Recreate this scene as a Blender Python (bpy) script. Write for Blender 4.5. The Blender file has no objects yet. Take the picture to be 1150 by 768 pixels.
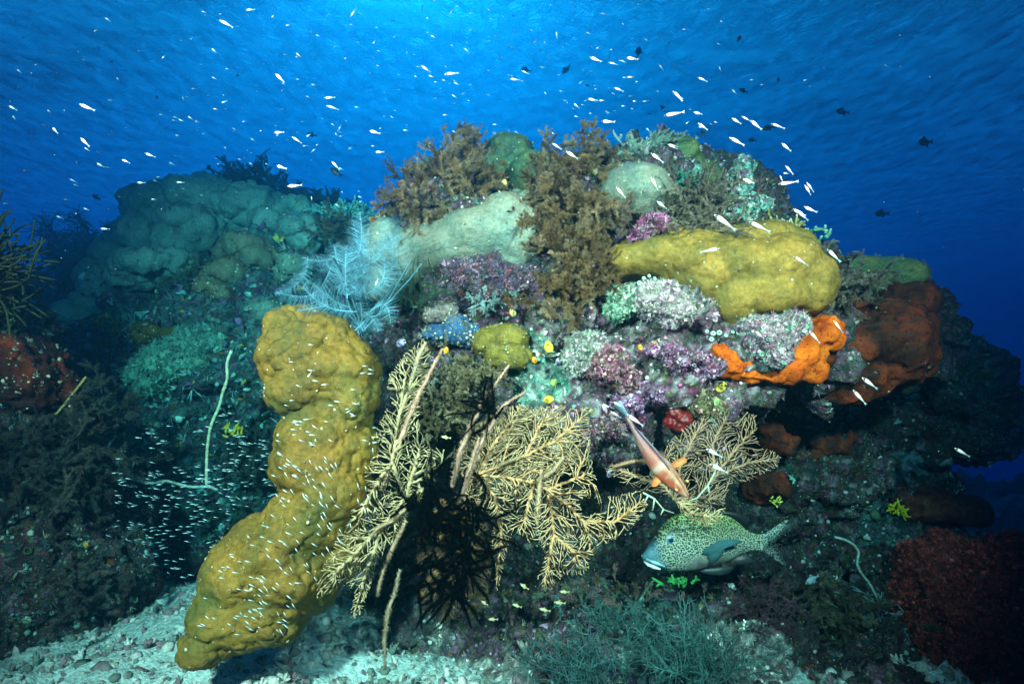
import bpy, math, random
import numpy as np
from mathutils import Vector

random.seed(7)
RNG = np.random.default_rng(7)
sc = bpy.context.scene
C = sc.collection
R = math.radians

# ------------------------------------------------------------------ camera
F = 700.0
CAMZ = 0.75
TILT = R(6)
cam = bpy.data.objects.new('camera', bpy.data.cameras.new('camera'))
C.objects.link(cam)
sc.camera = cam
cam.location = (0, 0, CAMZ)
cam.rotation_euler = (R(90) + TILT, 0, 0)
cam.data.sensor_width = 36
cam.data.lens = 36 * F / 1150
cam.data.clip_end = 500

# ------------------------------------------------------------------ world, sun, strobes, exposure
SUN_EL, SUN_AZ = R(45), R(-8)
w = bpy.data.worlds.new('World')
sc.world = w
w.use_nodes = True
_bg = w.node_tree.nodes['Background']
_sky = w.node_tree.nodes.new('ShaderNodeTexSky')
_sky.sky_type = 'NISHITA'
_sky.sun_disc = False
_sky.sun_elevation = SUN_EL
_sky.sun_rotation = SUN_AZ
w.node_tree.links.new(_sky.outputs[0], _bg.inputs[0])
_bg.inputs[1].default_value = 0.075
sun = bpy.data.objects.new('sun', bpy.data.lights.new('sun', 'SUN'))
C.objects.link(sun)
_d = Vector((math.sin(SUN_AZ) * math.cos(SUN_EL), math.cos(SUN_AZ) * math.cos(SUN_EL), math.sin(SUN_EL)))
sun.rotation_euler = _d.to_track_quat('Z', 'Y').to_euler()
sun.data.energy = 4.0
sun.data.angle = R(3)
sun.data.color = (1, .97, .9)
# the diver's two strobes, on arms either side of the camera
STROBES = [((-0.95, -0.15, 1.5), (-0.52, 2.4, 0.86), 1650, 78), ((0.85, -0.15, 1.6), (0.42, 2.3, 1.0), 1400, 66)]
for _l, _t, _e, _a in STROBES:
    s = bpy.data.objects.new('strobe', bpy.data.lights.new('strobe', 'SPOT'))
    C.objects.link(s)
    s.location = _l
    s.data.energy = _e
    s.data.color = (1, .37, .25)
    s.data.spot_size = R(_a)
    s.data.spot_blend = 0.9
    s.data.shadow_soft_size = 0.07
    s.rotation_euler = (Vector(_t) - Vector(_l)).to_track_quat('-Z', 'Y').to_euler()
vs = sc.view_settings
vs.view_transform = 'Standard'
vs.look = 'None'
vs.gamma = 1
vs.exposure = 0.75
cy = sc.cycles
cy.use_denoising = True
cy.max_bounces = 6
cy.diffuse_bounces = 2
cy.volume_bounces = 1
cy.transparent_max_bounces = 16
cy.caustics_reflective = False
cy.caustics_refractive = False


# ------------------------------------------------------------------ helpers
def at(px, py, d):
    """photograph pixel + distance along the view axis -> point in the world (works on arrays)"""
    x = (np.asarray(px, float) - 575) / F * d
    v = -(np.asarray(py, float) - 384) / F * d
    st, ct = math.sin(TILT), math.cos(TILT)
    return np.stack(np.broadcast_arrays(x, d * ct - v * st, CAMZ + d * st + v * ct), -1)


def _hash(ix, iy, iz, s):
    h = (ix * 374761393 + iy * 668265263 + iz * 2147483647 + s * 1442695041) & 0xFFFFFFFF
    h = ((h ^ (h >> 13)) * 1274126177) & 0xFFFFFFFF
    h = ((h ^ (h >> 16)) * 2246822519) & 0xFFFFFFFF
    return ((h ^ (h >> 15)) & 0xFFFFFF) / float(0xFFFFFF)


def noise(p, s=0):
    i = np.floor(p).astype(np.int64)
    f = p - i
    f = f * f * (3 - 2 * f)
    r = 0
    for a in (0, 1):
        for b in (0, 1):
            for c in (0, 1):
                wgt = (f[:, 0] if a else 1 - f[:, 0]) * (f[:, 1] if b else 1 - f[:, 1]) * (f[:, 2] if c else 1 - f[:, 2])
                r = r + wgt * _hash(i[:, 0] + a, i[:, 1] + b, i[:, 2] + c, s)
    return r * 2 - 1


def fbm(p, octs=4, s=0, g=.5):
    r = 0
    a = 1
    for k in range(octs):
        r = r + a * noise(p * 2 ** k + 17.3 * k, s + k)
        a *= g
    return r


def worley(p, s=0):
    i = np.floor(p).astype(np.int64)
    f = p - i
    d1 = np.full(len(p), 9.)
    d2 = np.full(len(p), 9.)
    for a in (-1, 0, 1):
        for b in (-1, 0, 1):
            for c in (-1, 0, 1):
                x, y, z = i[:, 0] + a, i[:, 1] + b, i[:, 2] + c
                q = np.stack([_hash(x, y, z, s + 1) + a, _hash(x, y, z, s + 2) + b, _hash(x, y, z, s + 3) + c], -1) - f
                d = np.sqrt((q * q).sum(1))
                d2 = np.minimum(d2, np.maximum(d1, d))
                d1 = np.minimum(d1, d)
    return d1, d2


class MB:
    """collects vertices / faces / colours and links them as ONE mesh object"""

    def __init__(self):
        self.v, self.f3, self.f4, self.c, self.n = [], [], [], [], 0

    def add(self, v, tris=None, quads=None, col=None):
        v = np.asarray(v, float)
        if tris is not None and len(tris):
            self.f3.append(np.asarray(tris, int) + self.n)
        if quads is not None and len(quads):
            self.f4.append(np.asarray(quads, int) + self.n)
        if col is None:
            col = (1, 1, 1)
        col = np.asarray(col, float)
        if col.ndim == 1:
            col = np.tile(col, (len(v), 1))
        self.c.append(col)
        self.v.append(v)
        self.n += len(v)

    def build(self, name, mat, parent=None, loc=None, smooth=True):
        v = np.concatenate(self.v)
        c = np.concatenate(self.c)
        if parent is not None:
            pl = np.array(parent.get('_o', (0, 0, 0)), float)
        if loc is None:
            loc = v.mean(0) if parent is None else pl
        loc = np.asarray(loc, float)
        me = bpy.data.meshes.new(name)
        lists = []
        n3 = sum(len(a) for a in self.f3)
        n4 = sum(len(a) for a in self.f4)
        idx = np.concatenate([np.concatenate(self.f3).ravel() if n3 else np.zeros(0, int),
                              np.concatenate(self.f4).ravel() if n4 else np.zeros(0, int)])
        me.vertices.add(len(v))
        me.vertices.foreach_set('co', (v - loc).ravel())
        me.loops.add(len(idx))
        me.loops.foreach_set('vertex_index', idx.astype(np.int32))
        me.polygons.add(n3 + n4)
        st = np.concatenate([np.arange(n3) * 3, n3 * 3 + np.arange(n4) * 4])
        me.polygons.foreach_set('loop_start', st.astype(np.int32))
        me.polygons.foreach_set('use_smooth', np.full(n3 + n4, smooth))
        at_ = me.color_attributes.new('Col', 'FLOAT_COLOR', 'POINT')
        at_.data.foreach_set('color', np.concatenate([c, np.ones((len(c), 1))], 1).ravel())
        me.update(calc_edges=True)
        me.validate()
        for m in (mat if isinstance(mat, (list, tuple)) else [mat]):
            me.materials.append(m)
        o = bpy.data.objects.new(name, me)
        C.objects.link(o)
        if parent is None:
            o.location = loc
            o['_o'] = tuple(loc)
        else:
            o.parent = parent
            o.location = loc - pl
            o['_o'] = tuple(loc)
        return o


def tag(o, label=None, cat=None, group=None, kind=None):
    if label:
        o['label'] = label
    if cat:
        o['category'] = cat
    if group:
        o['group'] = group
    if kind:
        o['kind'] = kind
    return o


def empty(name, loc, label, cat, group=None):
    o = bpy.data.objects.new(name, None)
    C.objects.link(o)
    o.empty_display_size = .05
    o.location = loc
    o['_o'] = tuple(float(a) for a in loc)
    return tag(o, label, cat, group)


def ico(sub):
    import bmesh
    bm = bmesh.new()
    bmesh.ops.create_icosphere(bm, subdivisions=sub, radius=1)
    v = np.array([a.co[:] for a in bm.verts])
    f = np.array([[b.index for b in a.verts] for a in bm.faces])
    bm.free()
    return v, f


ICO1, ICO2, ICO3 = ico(1), ico(2), ico(4)


def vnormals(v, quads, tris=None):
    n = np.zeros_like(v)
    for q in (quads, tris):
        if q is None or not len(q):
            continue
        a = v[q[:, 2]] - v[q[:, 0]]
        b = v[q[:, 3 if q.shape[1] == 4 else 1]] - v[q[:, 1 if q.shape[1] == 4 else 0]]
        fn = np.cross(a, b) if q.shape[1] == 4 else np.cross(v[q[:, 1]] - v[q[:, 0]], v[q[:, 2]] - v[q[:, 0]])
        for k in range(q.shape[1]):
            np.add.at(n, q[:, k], fn)
    return n / (np.linalg.norm(n, axis=1, keepdims=True) + 1e-12)


def relax(v, quads, it):
    e = np.concatenate([quads[:, [0, 1]], quads[:, [1, 2]], quads[:, [2, 3]], quads[:, [3, 0]]])
    cnt = np.zeros(len(v))
    np.add.at(cnt, e[:, 0], 1)
    np.add.at(cnt, e[:, 1], 1)
    for _ in range(it):
        s = np.zeros_like(v)
        for k in range(3):
            s[:, k] = np.bincount(e[:, 0], v[e[:, 1], k], len(v)) + np.bincount(e[:, 1], v[e[:, 0], k], len(v))
        v = v + .6 * (s / cnt[:, None] - v)
    return v


def mass(ells, voxel, it=4):
    """union of ellipsoids [(centre, radii)] -> smooth quad skin (v, quads)"""
    mb = MB()
    for c, r in ells:
        r = np.asarray(r, float)
        mb.add(ICO3[0] * r + np.asarray(c), tris=ICO3[1])
    o = mb.build('tmp', [], loc=(0, 0, 0))
    m = o.modifiers.new('r', 'REMESH')
    m.mode = 'VOXEL'
    m.voxel_size = voxel
    bpy.context.view_layer.update()
    dg = bpy.context.evaluated_depsgraph_get()
    me = bpy.data.meshes.new_from_object(o.evaluated_get(dg))
    v = np.empty(len(me.vertices) * 3)
    me.vertices.foreach_get('co', v)
    v = v.reshape(-1, 3)
    q = np.empty(len(me.loops), np.int32)
    me.loops.foreach_get('vertex_index', q)
    q = q.reshape(-1, 4).astype(int)
    md = o.data
    bpy.data.objects.remove(o)
    bpy.data.meshes.remove(md)
    bpy.data.meshes.remove(me)
    return relax(v, q, it), q


def px_ells(lst):
    """(px, py, d, rx_px, ry_px, depth_m) -> world ellipsoids"""
    return [(at(a, b, d), (rx * d / F, rd, ry * d / F)) for a, b, d, rx, ry, rd in lst]


# ------------------------------------------------------------------ materials
def newmat(n):
    m = bpy.data.materials.new(n)
    m.use_nodes = True
    t = m.node_tree
    t.nodes.clear()
    return m, t


class G:
    def __init__(self, t):
        self.t = t

    def n(self, typ, **kw):
        x = self.t.nodes.new('ShaderNode' + typ)
        for k, v in kw.items():
            if k in ('op', 'operation'):
                x.operation = v
            elif hasattr(x, k) and not k.startswith('i_'):
                setattr(x, k, v)
            else:
                key = k[2:] if k.startswith('i_') else k
                key = int(key) if key.isdigit() else key.replace('_', ' ')
                if isinstance(v, bpy.types.NodeSocket):
                    self.t.links.new(v, x.inputs[key])
                else:
                    x.inputs[key].default_value = v
        return x

    def noise(self, vec, scale, detail=4, rough=.55, dist=0):
        return self.n('TexNoise', i_Vector=vec, i_Scale=scale, i_Detail=detail, i_Roughness=rough, i_Distortion=dist)

    def ramp(self, fac, stops, interp='LINEAR'):
        r = self.n('ValToRGB', i_0=fac)
        cr = r.color_ramp
        cr.interpolation = interp
        while len(cr.elements) < len(stops):
            cr.elements.new(.5)
        for e, (p, c) in zip(cr.elements, stops):
            e.position = p
            e.color = (*c, 1) if len(c) == 3 else c
        return r.outputs[0]

    def mix(self, fac, a, b, blend='MIX'):
        x = self.n('MixRGB', blend_type=blend)
        for k, v in ((0, fac), (1, a), (2, b)):
            if isinstance(v, bpy.types.NodeSocket):
                self.t.links.new(v, x.inputs[k])
            elif k == 0:
                x.inputs[0].default_value = v
            else:
                x.inputs[k].default_value = (*v, 1)
        return x.outputs[0]

    def math(self, op, a, b=0.):
        x = self.n('Math', operation=op)
        for k, v in ((0, a), (1, b)):
            if isinstance(v, bpy.types.NodeSocket):
                self.t.links.new(v, x.inputs[k])
            else:
                x.inputs[k].default_value = v
        return x.outputs[0]

    def out(self, sh, vol=False):
        o = self.n('OutputMaterial')
        self.t.links.new(sh, o.inputs[1 if vol else 0])


def grey(v):
    return (v, v, v)


def mat_vcol(name, rough=.75, spec=.25, nscale=60, namp=.35, bump=.004, bscale=120, sss=0, trans=0):
    """pigment from the mesh's own colour attribute, broken up by noise"""
    m, t = newmat(name)
    g = G(t)
    tc = g.n('TexCoord').outputs['Object']
    col = g.n('VertexColor', layer_name='Col').outputs[0]
    a = g.noise(tc, nscale, 5).outputs[0]
    k = g.ramp(a, [(.3, grey(1 - namp)), (.7, grey(1 + namp))])
    c = g.mix(1., col, k, 'MULTIPLY')
    p = g.n('BsdfPrincipled', i_Roughness=rough)
    p.inputs['Specular IOR Level'].default_value = spec
    t.links.new(c, p.inputs[0])
    if bump:
        h = g.noise(tc, bscale, 3).outputs[0]
        b = g.n('Bump', i_Strength=1., i_Distance=bump, i_Height=h)
        t.links.new(b.outputs[0], p.inputs['Normal'])
    sh = p.outputs[0]
    if trans:
        tr = g.n('BsdfTranslucent')
        t.links.new(c, tr.inputs[0])
        x = g.n('MixShader', i_0=trans)
        t.links.new(sh, x.inputs[1])
        t.links.new(tr.outputs[0], x.inputs[2])
        sh = x.outputs[0]
    g.out(sh)
    return m


def mat_rock(name, dens=1.):
    """living reef rock: vertex pigment patches + speckle of encrusting growth + strong bump"""
    m, t = newmat(name)
    g = G(t)
    tc = g.n('TexCoord').outputs['Object']
    wob = g.noise(tc, 18, 4)
    vec = g.n('MixRGB', blend_type='LINEAR_LIGHT', i_0=.06)
    t.links.new(tc, vec.inputs[1])
    t.links.new(wob.outputs[1], vec.inputs[2])
    vec = vec.outputs[0]
    col = g.n('VertexColor', layer_name='Col').outputs[0]
    n1 = g.noise(vec, 34, 7, .7).outputs[0]
    c = g.mix(1., col, g.ramp(n1, [(.28, grey(.25)), (.5, grey(.85)), (.72, grey(2.))]), 'MULTIPLY')
    # cells of other growth
    v1 = g.n('TexVoronoi', i_Vector=vec, i_Scale=42.)
    cellc = g.ramp(g.n('SeparateColor', i_0=v1.outputs['Color']).outputs[0],
                   [(0, (.09, .03, .05)), (.2, (.22, .09, .17)), (.35, (.05, .06, .04)), (.5, (.30, .24, .26)), (.62, (.12, .14, .04)),
                    (.74, (.03, .09, .09)), (.86, (.33, .10, .03)), (.93, (.45, .42, .40))], 'CONSTANT')
    msk = g.ramp(g.noise(tc, 13, 5, .65).outputs[0], [(.50, grey(0)), (.58, grey(.75))])
    c = g.mix(msk, c, cellc)
    # pale specks
    v2 = g.n('TexVoronoi', i_Vector=vec, i_Scale=115.)
    sp = g.math('LESS_THAN', v2.outputs['Distance'], .22)
    sm = g.ramp(g.noise(tc, 9, 4, .6).outputs[0], [(.46, grey(0)), (.6, grey(1))])
    spm = g.math('MULTIPLY', sp, g.math('MULTIPLY', sm, .95 * dens))
    c = g.mix(spm, c, g.ramp(g.n('SeparateColor', i_0=v2.outputs['Color']).outputs[0],
                             [(0, (.55, .55, .5)), (.5, (.28, .5, .42)), (.8, (.6, .4, .5))], 'CONSTANT'))
    p = g.n('BsdfPrincipled', i_Roughness=.85)
    p.inputs['Specular IOR Level'].default_value = .15
    t.links.new(c, p.inputs[0])
    h = g.math('ADD', g.math('MULTIPLY', n1, 1.2), g.math('MULTIPLY', v1.outputs['Distance'], .5))
    h = g.math('ADD', h, g.math('MULTIPLY', g.noise(vec, 160, 4, .7).outputs[0], .35))
    b = g.n('Bump', i_Strength=1., i_Distance=.03, i_Height=h)
    t.links.new(b.outputs[0], p.inputs['Normal'])
    g.out(p.outputs[0])
    return m


def mat_coral(name, c1, c2, scale=9, corallite=230, bump=.003, spot=None):
    m, t = newmat(name)
    g = G(t)
    tc = g.n('TexCoord').outputs['Object']
    col = g.n('VertexColor', layer_name='Col').outputs[0]
    n = g.noise(tc, scale, 7, .68).outputs[0]
    c = g.ramp(n, [(.36, c1), (.62, c2)])
    c = g.mix(1., c, col, 'MULTIPLY')
    f = g.noise(tc, 70, 4, .7).outputs[0]
    c = g.mix(1., c, g.ramp(f, [(.3, grey(.6)), (.7, grey(1.25))]), 'MULTIPLY')
    v = g.n('TexVoronoi', i_Vector=tc, i_Scale=float(corallite))
    c = g.mix(.5, c, g.ramp(v.outputs['Distance'], [(.05, grey(.55)), (.35, grey(1.1))]), 'MULTIPLY')
    if spot:
        v2 = g.n('TexVoronoi', i_Vector=tc, i_Scale=17.)
        s = g.ramp(v2.outputs['Distance'], [(.05, grey(1)), (.09, grey(0))])
        c = g.mix(s, c, spot)
    p = g.n('BsdfPrincipled', i_Roughness=.62)
    p.inputs['Specular IOR Level'].default_value = .3
    t.links.new(c, p.inputs[0])
    h = g.math('ADD', g.math('MULTIPLY', v.outputs['Distance'], .6), g.math('MULTIPLY', f, 1.2))
    b = g.n('Bump', i_Strength=1., i_Distance=bump * 1.6, i_Height=h)
    t.links.new(b.outputs[0], p.inputs['Normal'])
    g.out(p.outputs[0])
    return m


def mat_sponge(name, c1, c2, c3, scale=20, rough=.8, bump=.012, streak=None):
    m, t = newmat(name)
    g = G(t)
    tc = g.n('TexCoord').outputs['Object']
    n = g.noise(tc, scale, 6, .65).outputs[0]
    c = g.ramp(n, [(.35, c1), (.5, c2), (.66, c3)])
    col = g.n('VertexColor', layer_name='Col').outputs[0]
    c = g.mix(1., c, col, 'MULTIPLY')
    if streak:
        mp = g.n('Mapping', i_Vector=tc)
        mp.inputs['Rotation'].default_value = (0, R(28), 0)
        mp.inputs['Scale'].default_value = (5, 8, 70)
        s = g.noise(mp.outputs[0], 1.4, 4, .6).outputs[0]
        c = g.mix(g.ramp(s, [(.5, grey(0)), (.7, grey(.7))]), c, streak)
    pv = g.n('TexVoronoi', i_Vector=tc, i_Scale=scale * 7.)
    pore = g.ramp(pv.outputs['Distance'], [(.12, grey(.12)), (.26, grey(1))])
    c = g.mix(.9, c, pore, 'MULTIPLY')
    p = g.n('BsdfPrincipled', i_Roughness=rough)
    p.inputs['Specular IOR Level'].default_value = .12
    t.links.new(c, p.inputs[0])
    n = g.math('ADD', n, g.math('MULTIPLY', g.math('MINIMUM', pv.outputs['Distance'], .3), .8))
    h = g.math('ADD', n, g.math('MULTIPLY', g.noise(tc, scale * 5, 5, .7).outputs[0], .5))
    b = g.n('Bump', i_Strength=1., i_Distance=bump, i_Height=h)
    t.links.new(b.outputs[0], p.inputs['Normal'])
    g.out(p.outputs[0])
    return m


M = {}
M['rock'] = mat_rock('living_reef_rock')
M['bits'] = mat_vcol('encrusting_growth', nscale=150, namp=.4, bump=.003, bscale=250)
M['ochre'] = mat_coral('ochre_boulder_coral', (.19, .135, .026), (.42, .235, .04), corallite=330, bump=.002, spot=(.6, .58, .4))
M['pillar'] = mat_coral('mustard_pillar_coral', (.075, .078, .014), (.245, .140, .016), scale=6, corallite=330, bump=.0018)
M['beige'] = mat_coral('pale_boulder_coral', (.12, .20, .17), (.28, .26, .19), scale=5, bump=.002)
M['green'] = mat_coral('green_boulder_coral', (.03, .085, .055), (.10, .13, .05), scale=9)
M['teal'] = mat_coral('teal_boulder_coral', (.10, .25, .21), (.22, .36, .29), scale=5, corallite=160)
M['olive'] = mat_coral('olive_coral', (.14, .10, .016), (.27, .19, .025), scale=12)
M['orange'] = mat_sponge('orange_sponge', (.30, .030, .003), (.68, .105, .006), (.82, .17, .012), scale=13)
M['rust'] = mat_sponge('rust_sponge', (.030, .012, .009), (.10, .022, .010), (.32, .050, .012), scale=9, streak=(.05, .03, .025))
M['maroon'] = mat_sponge('maroon_soft', (.04, .008, .008), (.10, .018, .016), (.17, .05, .04), scale=30)
M['blue'] = mat_sponge('blue_sponge', (.015, .05, .12), (.03, .09, .20), (.10, .14, .22), scale=22)
M['bush'] = mat_vcol('hydroid_branch', nscale=30, namp=.3, bump=0, rough=.8, spec=.15, trans=.35)
M['fan'] = mat_vcol('gorgonian_branch', nscale=80, namp=.2, bump=.002, bscale=300, rough=.75)
M['black'] = mat_vcol('black_feather', nscale=30, namp=.2, bump=0, rough=1., spec=0.)
M['fish'] = mat_vcol('silver_fish_skin', nscale=200, namp=.05, bump=0, rough=.35, spec=.6)
M['skin'] = mat_vcol('fish_skin', nscale=90, namp=.12, bump=0, rough=.45, spec=.4)


# ------------------------------------------------------------------ reef pigment
PAL = {
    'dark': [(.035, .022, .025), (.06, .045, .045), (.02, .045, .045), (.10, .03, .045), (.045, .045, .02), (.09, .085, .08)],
    'mixed': [(.10, .05, .07), (.22, .10, .18), (.08, .07, .04), (.30, .17, .24), (.06, .10, .08), (.14, .12, .05), (.20, .18, .17)],
    'pink': [(.36, .16, .24), (.52, .40, .44), (.26, .06, .12), (.42, .26, .34), (.07, .04, .05), (.17, .15, .07), (.60, .52, .52), (.05, .035, .04), (.30, .30, .24)],
    'purple': [(.09, .06, .12), (.20, .09, .15), (.05, .06, .10), (.30, .18, .25), (.20, .05, .06), (.06, .08, .10), (.05, .04, .05), (.14, .10, .12)],
    'teal': [(.05, .14, .13), (.10, .20, .18), (.035, .07, .08), (.15, .25, .21), (.09, .05, .10), (.05, .07, .04)],
    'white': [(.62, .55, .56), (.70, .64, .60), (.48, .34, .42), (.30, .36, .28), (.52, .48, .44)],
    'sandy': [(.50, .50, .44), (.35, .36, .32), (.18, .20, .19), (.60, .58, .52), (.25, .16, .18)],
    'cup': [(.16, .40, .30), (.38, .55, .45), (.55, .62, .55), (.10, .25, .20)],
    'orange': [(.75, .17, .012), (.5, .09, .01), (.12, .03, .02)],
}
# (px, py, depth, radius in metres, palette)
ANCH = [(750, 350, 2.25, .22, 'pink'), (690, 400, 2.3, .26, 'pink'), (800, 400, 2.3, .18, 'pink'), (740, 425, 2.3, .16, 'pink'),
        (550, 310, 2.3, .18, 'purple'), (610, 420, 2.3, .15, 'cup'), (650, 470, 2.35, .2, 'pink'), (720, 480, 2.4, .2, 'mixed'),
        (860, 470, 2.5, .3, 'purple'), (730, 260, 2.3, .14, 'purple'), (470, 370, 2.3, .15, 'mixed'), (740, 300, 2.2, .10, 'cup'),
        (860, 380, 2.1, .12, 'white'), (560, 200, 2.6, .3, 'mixed'),
        (620, 700, 2.2, .35, 'mixed'), (560, 745, 2.0, .25, 'sandy'), (720, 700, 2.2, .3, 'teal'), (850, 750, 2.1, .25, 'sandy'), (440, 740, 2.0, .3, 'sandy'),
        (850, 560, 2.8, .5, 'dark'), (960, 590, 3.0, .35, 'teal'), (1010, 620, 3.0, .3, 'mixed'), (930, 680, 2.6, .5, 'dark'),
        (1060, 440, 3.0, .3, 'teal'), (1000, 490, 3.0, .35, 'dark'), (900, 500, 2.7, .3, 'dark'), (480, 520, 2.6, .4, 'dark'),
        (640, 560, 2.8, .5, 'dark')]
ANCH = [(at(a, b, d), r, pl) for a, b, d, r, pl in ANCH]


def pigment(p, base='mixed', anchors=True, cell=11., seed=0):
    """patchy colours, chosen per cell from the palette of the nearest region"""
    names = list(PAL)
    n = len(p)
    q = p + .05 * np.stack([fbm(p * 9, 3, 5), fbm(p * 9, 3, 15), fbm(p * 9, 3, 25)], -1)
    best = np.full(n, .0)
    pid = np.full(n, names.index(base))
    if anchors:
        jit = .5 + .9 * (noise(p * 6, 77) * .5 + .5)
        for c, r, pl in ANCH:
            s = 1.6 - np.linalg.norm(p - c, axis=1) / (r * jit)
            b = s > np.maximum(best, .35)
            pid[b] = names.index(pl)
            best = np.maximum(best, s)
    ci = np.floor(q * cell).astype(np.int64)
    h = _hash(ci[:, 0], ci[:, 1], ci[:, 2], 91 + seed) * .5 + (noise(q * cell * .8, 3 + seed) * .5 + .5) * .5
    h = (h * 7.31) % 1.
    out = np.zeros((n, 3))
    for i, nm in enumerate(names):
        k = pid == i
        if k.any():
            a = np.array(PAL[nm])
            out[k] = a[(h[k] * len(a)).astype(int) % len(a)]
    return out * (1 + .35 * noise(p * 30, 8)[:, None]).clip(.4, 1.5)


def rockify(v, q, amp=1., fine=1., s=0):
    n = vnormals(v, q)
    h = amp * (.075 * fbm(v * 3.2, 3, s) + .05 * (1 - 2 * np.abs(noise(v * 7, s + 9))))
    d1, d2 = worley(v * 9, s + 3)
    h += amp * .065 * (.5 - d1)
    h -= amp * .10 * np.clip(noise(v * 9, s + 21) - .30, 0, 1)
    v = v + n * h[:, None]
    n = vnormals(v, q)
    d1, d2 = worley(v * 26, s + 7)
    h = fine * (.026 * (.5 - d1) + .013 * fbm(v * 38, 2, s + 2))
    return v + n * h[:, None]


# small growth -----------------------------------------------------------
def proto_cup(k=7):
    a = np.arange(k) / k * 2 * math.pi
    ring = lambda r, z: np.stack([r * np.cos(a), r * np.sin(a), np.full(k, z)], -1)
    v = np.concatenate([ring(.75, -.3), ring(1, .9), ring(.6, .9), ring(.4, .3)])
    i = np.arange(k)
    j = (i + 1) % k
    q = np.concatenate([np.stack([i + o, j + o, j + o + k, i + o + k], -1) for o in (0, k, 2 * k)])
    return v, None, q


def proto_fingers(n, L, r, seed):
    rr = np.random.default_rng(seed)
    V, Q, o = [], [], 0
    for _ in range(n):
        d = rr.normal(size=3) * .6 + (0, 0, 1)
        d /= np.linalg.norm(d)
        u = np.cross(d, (1, .3, 0))
        u /= np.linalg.norm(u)
        w_ = np.cross(d, u)
        l = L * rr.uniform(.6, 1.1)
        for t, rad in ((0, r), (l * .6, r * .85), (l, r * .3)):
            for k in range(4):
                an = k * math.pi / 2
                V.append(d * t + (u * math.cos(an) + w_ * math.sin(an)) * rad)
        for s in (0, 4):
            for k in range(4):
                Q.append([o + s + k, o + s + (k + 1) % 4, o + s + 4 + (k + 1) % 4, o + s + 4 + k])
        o += 12
    return np.array(V), None, np.array(Q)


def proto_knob(seed, squash=.6):
    v = ICO1[0].copy()
    v *= (1 + .35 * noise(v * 1.7 + seed * 9.1, seed))[:, None]
    v[:, 2] *= squash
    return v, ICO1[1], None


def proto_plate(seed):
    k = 9
    rr = np.random.default_rng(seed)
    a = np.arange(k) / k * 2 * math.pi
    rad = 1 + .25 * rr.normal(size=k)
    v = np.concatenate([np.stack([rad * np.cos(a), rad * np.sin(a), .25 + .2 * rr.normal(size=k)], -1),
                        np.stack([.4 * np.cos(a), .4 * np.sin(a), np.full(k, -.25)], -1), [[0, 0, .12]]])
    i = np.arange(k)
    j = (i + 1) % k
    return v, np.stack([i, j, np.full(k, 2 * k)], -1), np.stack([j, i, i + k, j + k], -1)


PROTOS = {'cup': [proto_cup()], 'knob': [proto_knob(i) for i in range(4)], 'tall': [proto_knob(i, 1.1) for i in range(4, 7)],
          'finger': [proto_fingers(5, 1.6, .32, i) for i in range(3)], 'plate': [proto_plate(i) for i in range(3)],
          'tuft': [proto_fingers(9, 2.6, .10, i + 9) for i in range(3)]}


def scatter(mb, v, q, n, kinds, size, colfn, mask=None, rng=None, lift=0.):
    """n small growths on the surface (v, q), biased to `mask` weights per face"""
    rng = rng or RNG
    a, b, c, d = (v[q[:, k]] for k in range(4))
    fn = np.cross(c - a, d - b) * .5
    ar = np.linalg.norm(fn, axis=1)
    fn = fn / (ar[:, None] + 1e-12)
    wgt = ar.copy()
    if mask is not None:
        wgt *= mask((a + c) / 2, fn)
    if wgt.sum() <= 0:
        return
    f = rng.choice(len(q), n, p=wgt / wgt.sum())
    s, t = rng.random((2, n, 1))
    p = (a[f] * (1 - s) + b[f] * s) * (1 - t) + (d[f] * (1 - s) + c[f] * s) * t
    nn = fn[f] + .35 * rng.normal(size=(n, 3))
    nn /= np.linalg.norm(nn, axis=1, keepdims=True)
    p = p + nn * lift
    u = np.cross(nn, rng.normal(size=(n, 3)))
    u /= np.linalg.norm(u, axis=1, keepdims=True)
    w_ = np.cross(nn, u)
    sz = size[0] * (size[1] / size[0]) ** (rng.random(n) ** 1.6)
    col = colfn(p, rng)
    ks = list(kinds)
    pr = np.array([kinds[k] for k in ks], float)
    kid = rng.choice(len(ks), n, p=pr / pr.sum())
    for i, kn in enumerate(ks):
        for j, (pv, pt, pq) in enumerate(PROTOS[kn]):
            sel = np.where((kid == i) & (np.arange(n) % len(PROTOS[kn]) == j))[0]
            if not len(sel):
                continue
            m = np.stack([u[sel], w_[sel], nn[sel]], 1)       # rows = axes
            V = np.einsum('vk,nkc->nvc', pv, m) * sz[sel][:, None, None] + p[sel][:, None, :]
            off = (np.arange(len(sel)) * len(pv))[:, None, None]
            mb.add(V.reshape(-1, 3), None if pt is None else (pt[None] + off).reshape(-1, 3),
                   None if pq is None else (pq[None] + off).reshape(-1, 4), np.repeat(col[sel], len(pv), 0))


def front(c, n):
    return np.clip(.45 - n[:, 1] + .5 * n[:, 2].clip(0), 0.02, 1)


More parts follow.
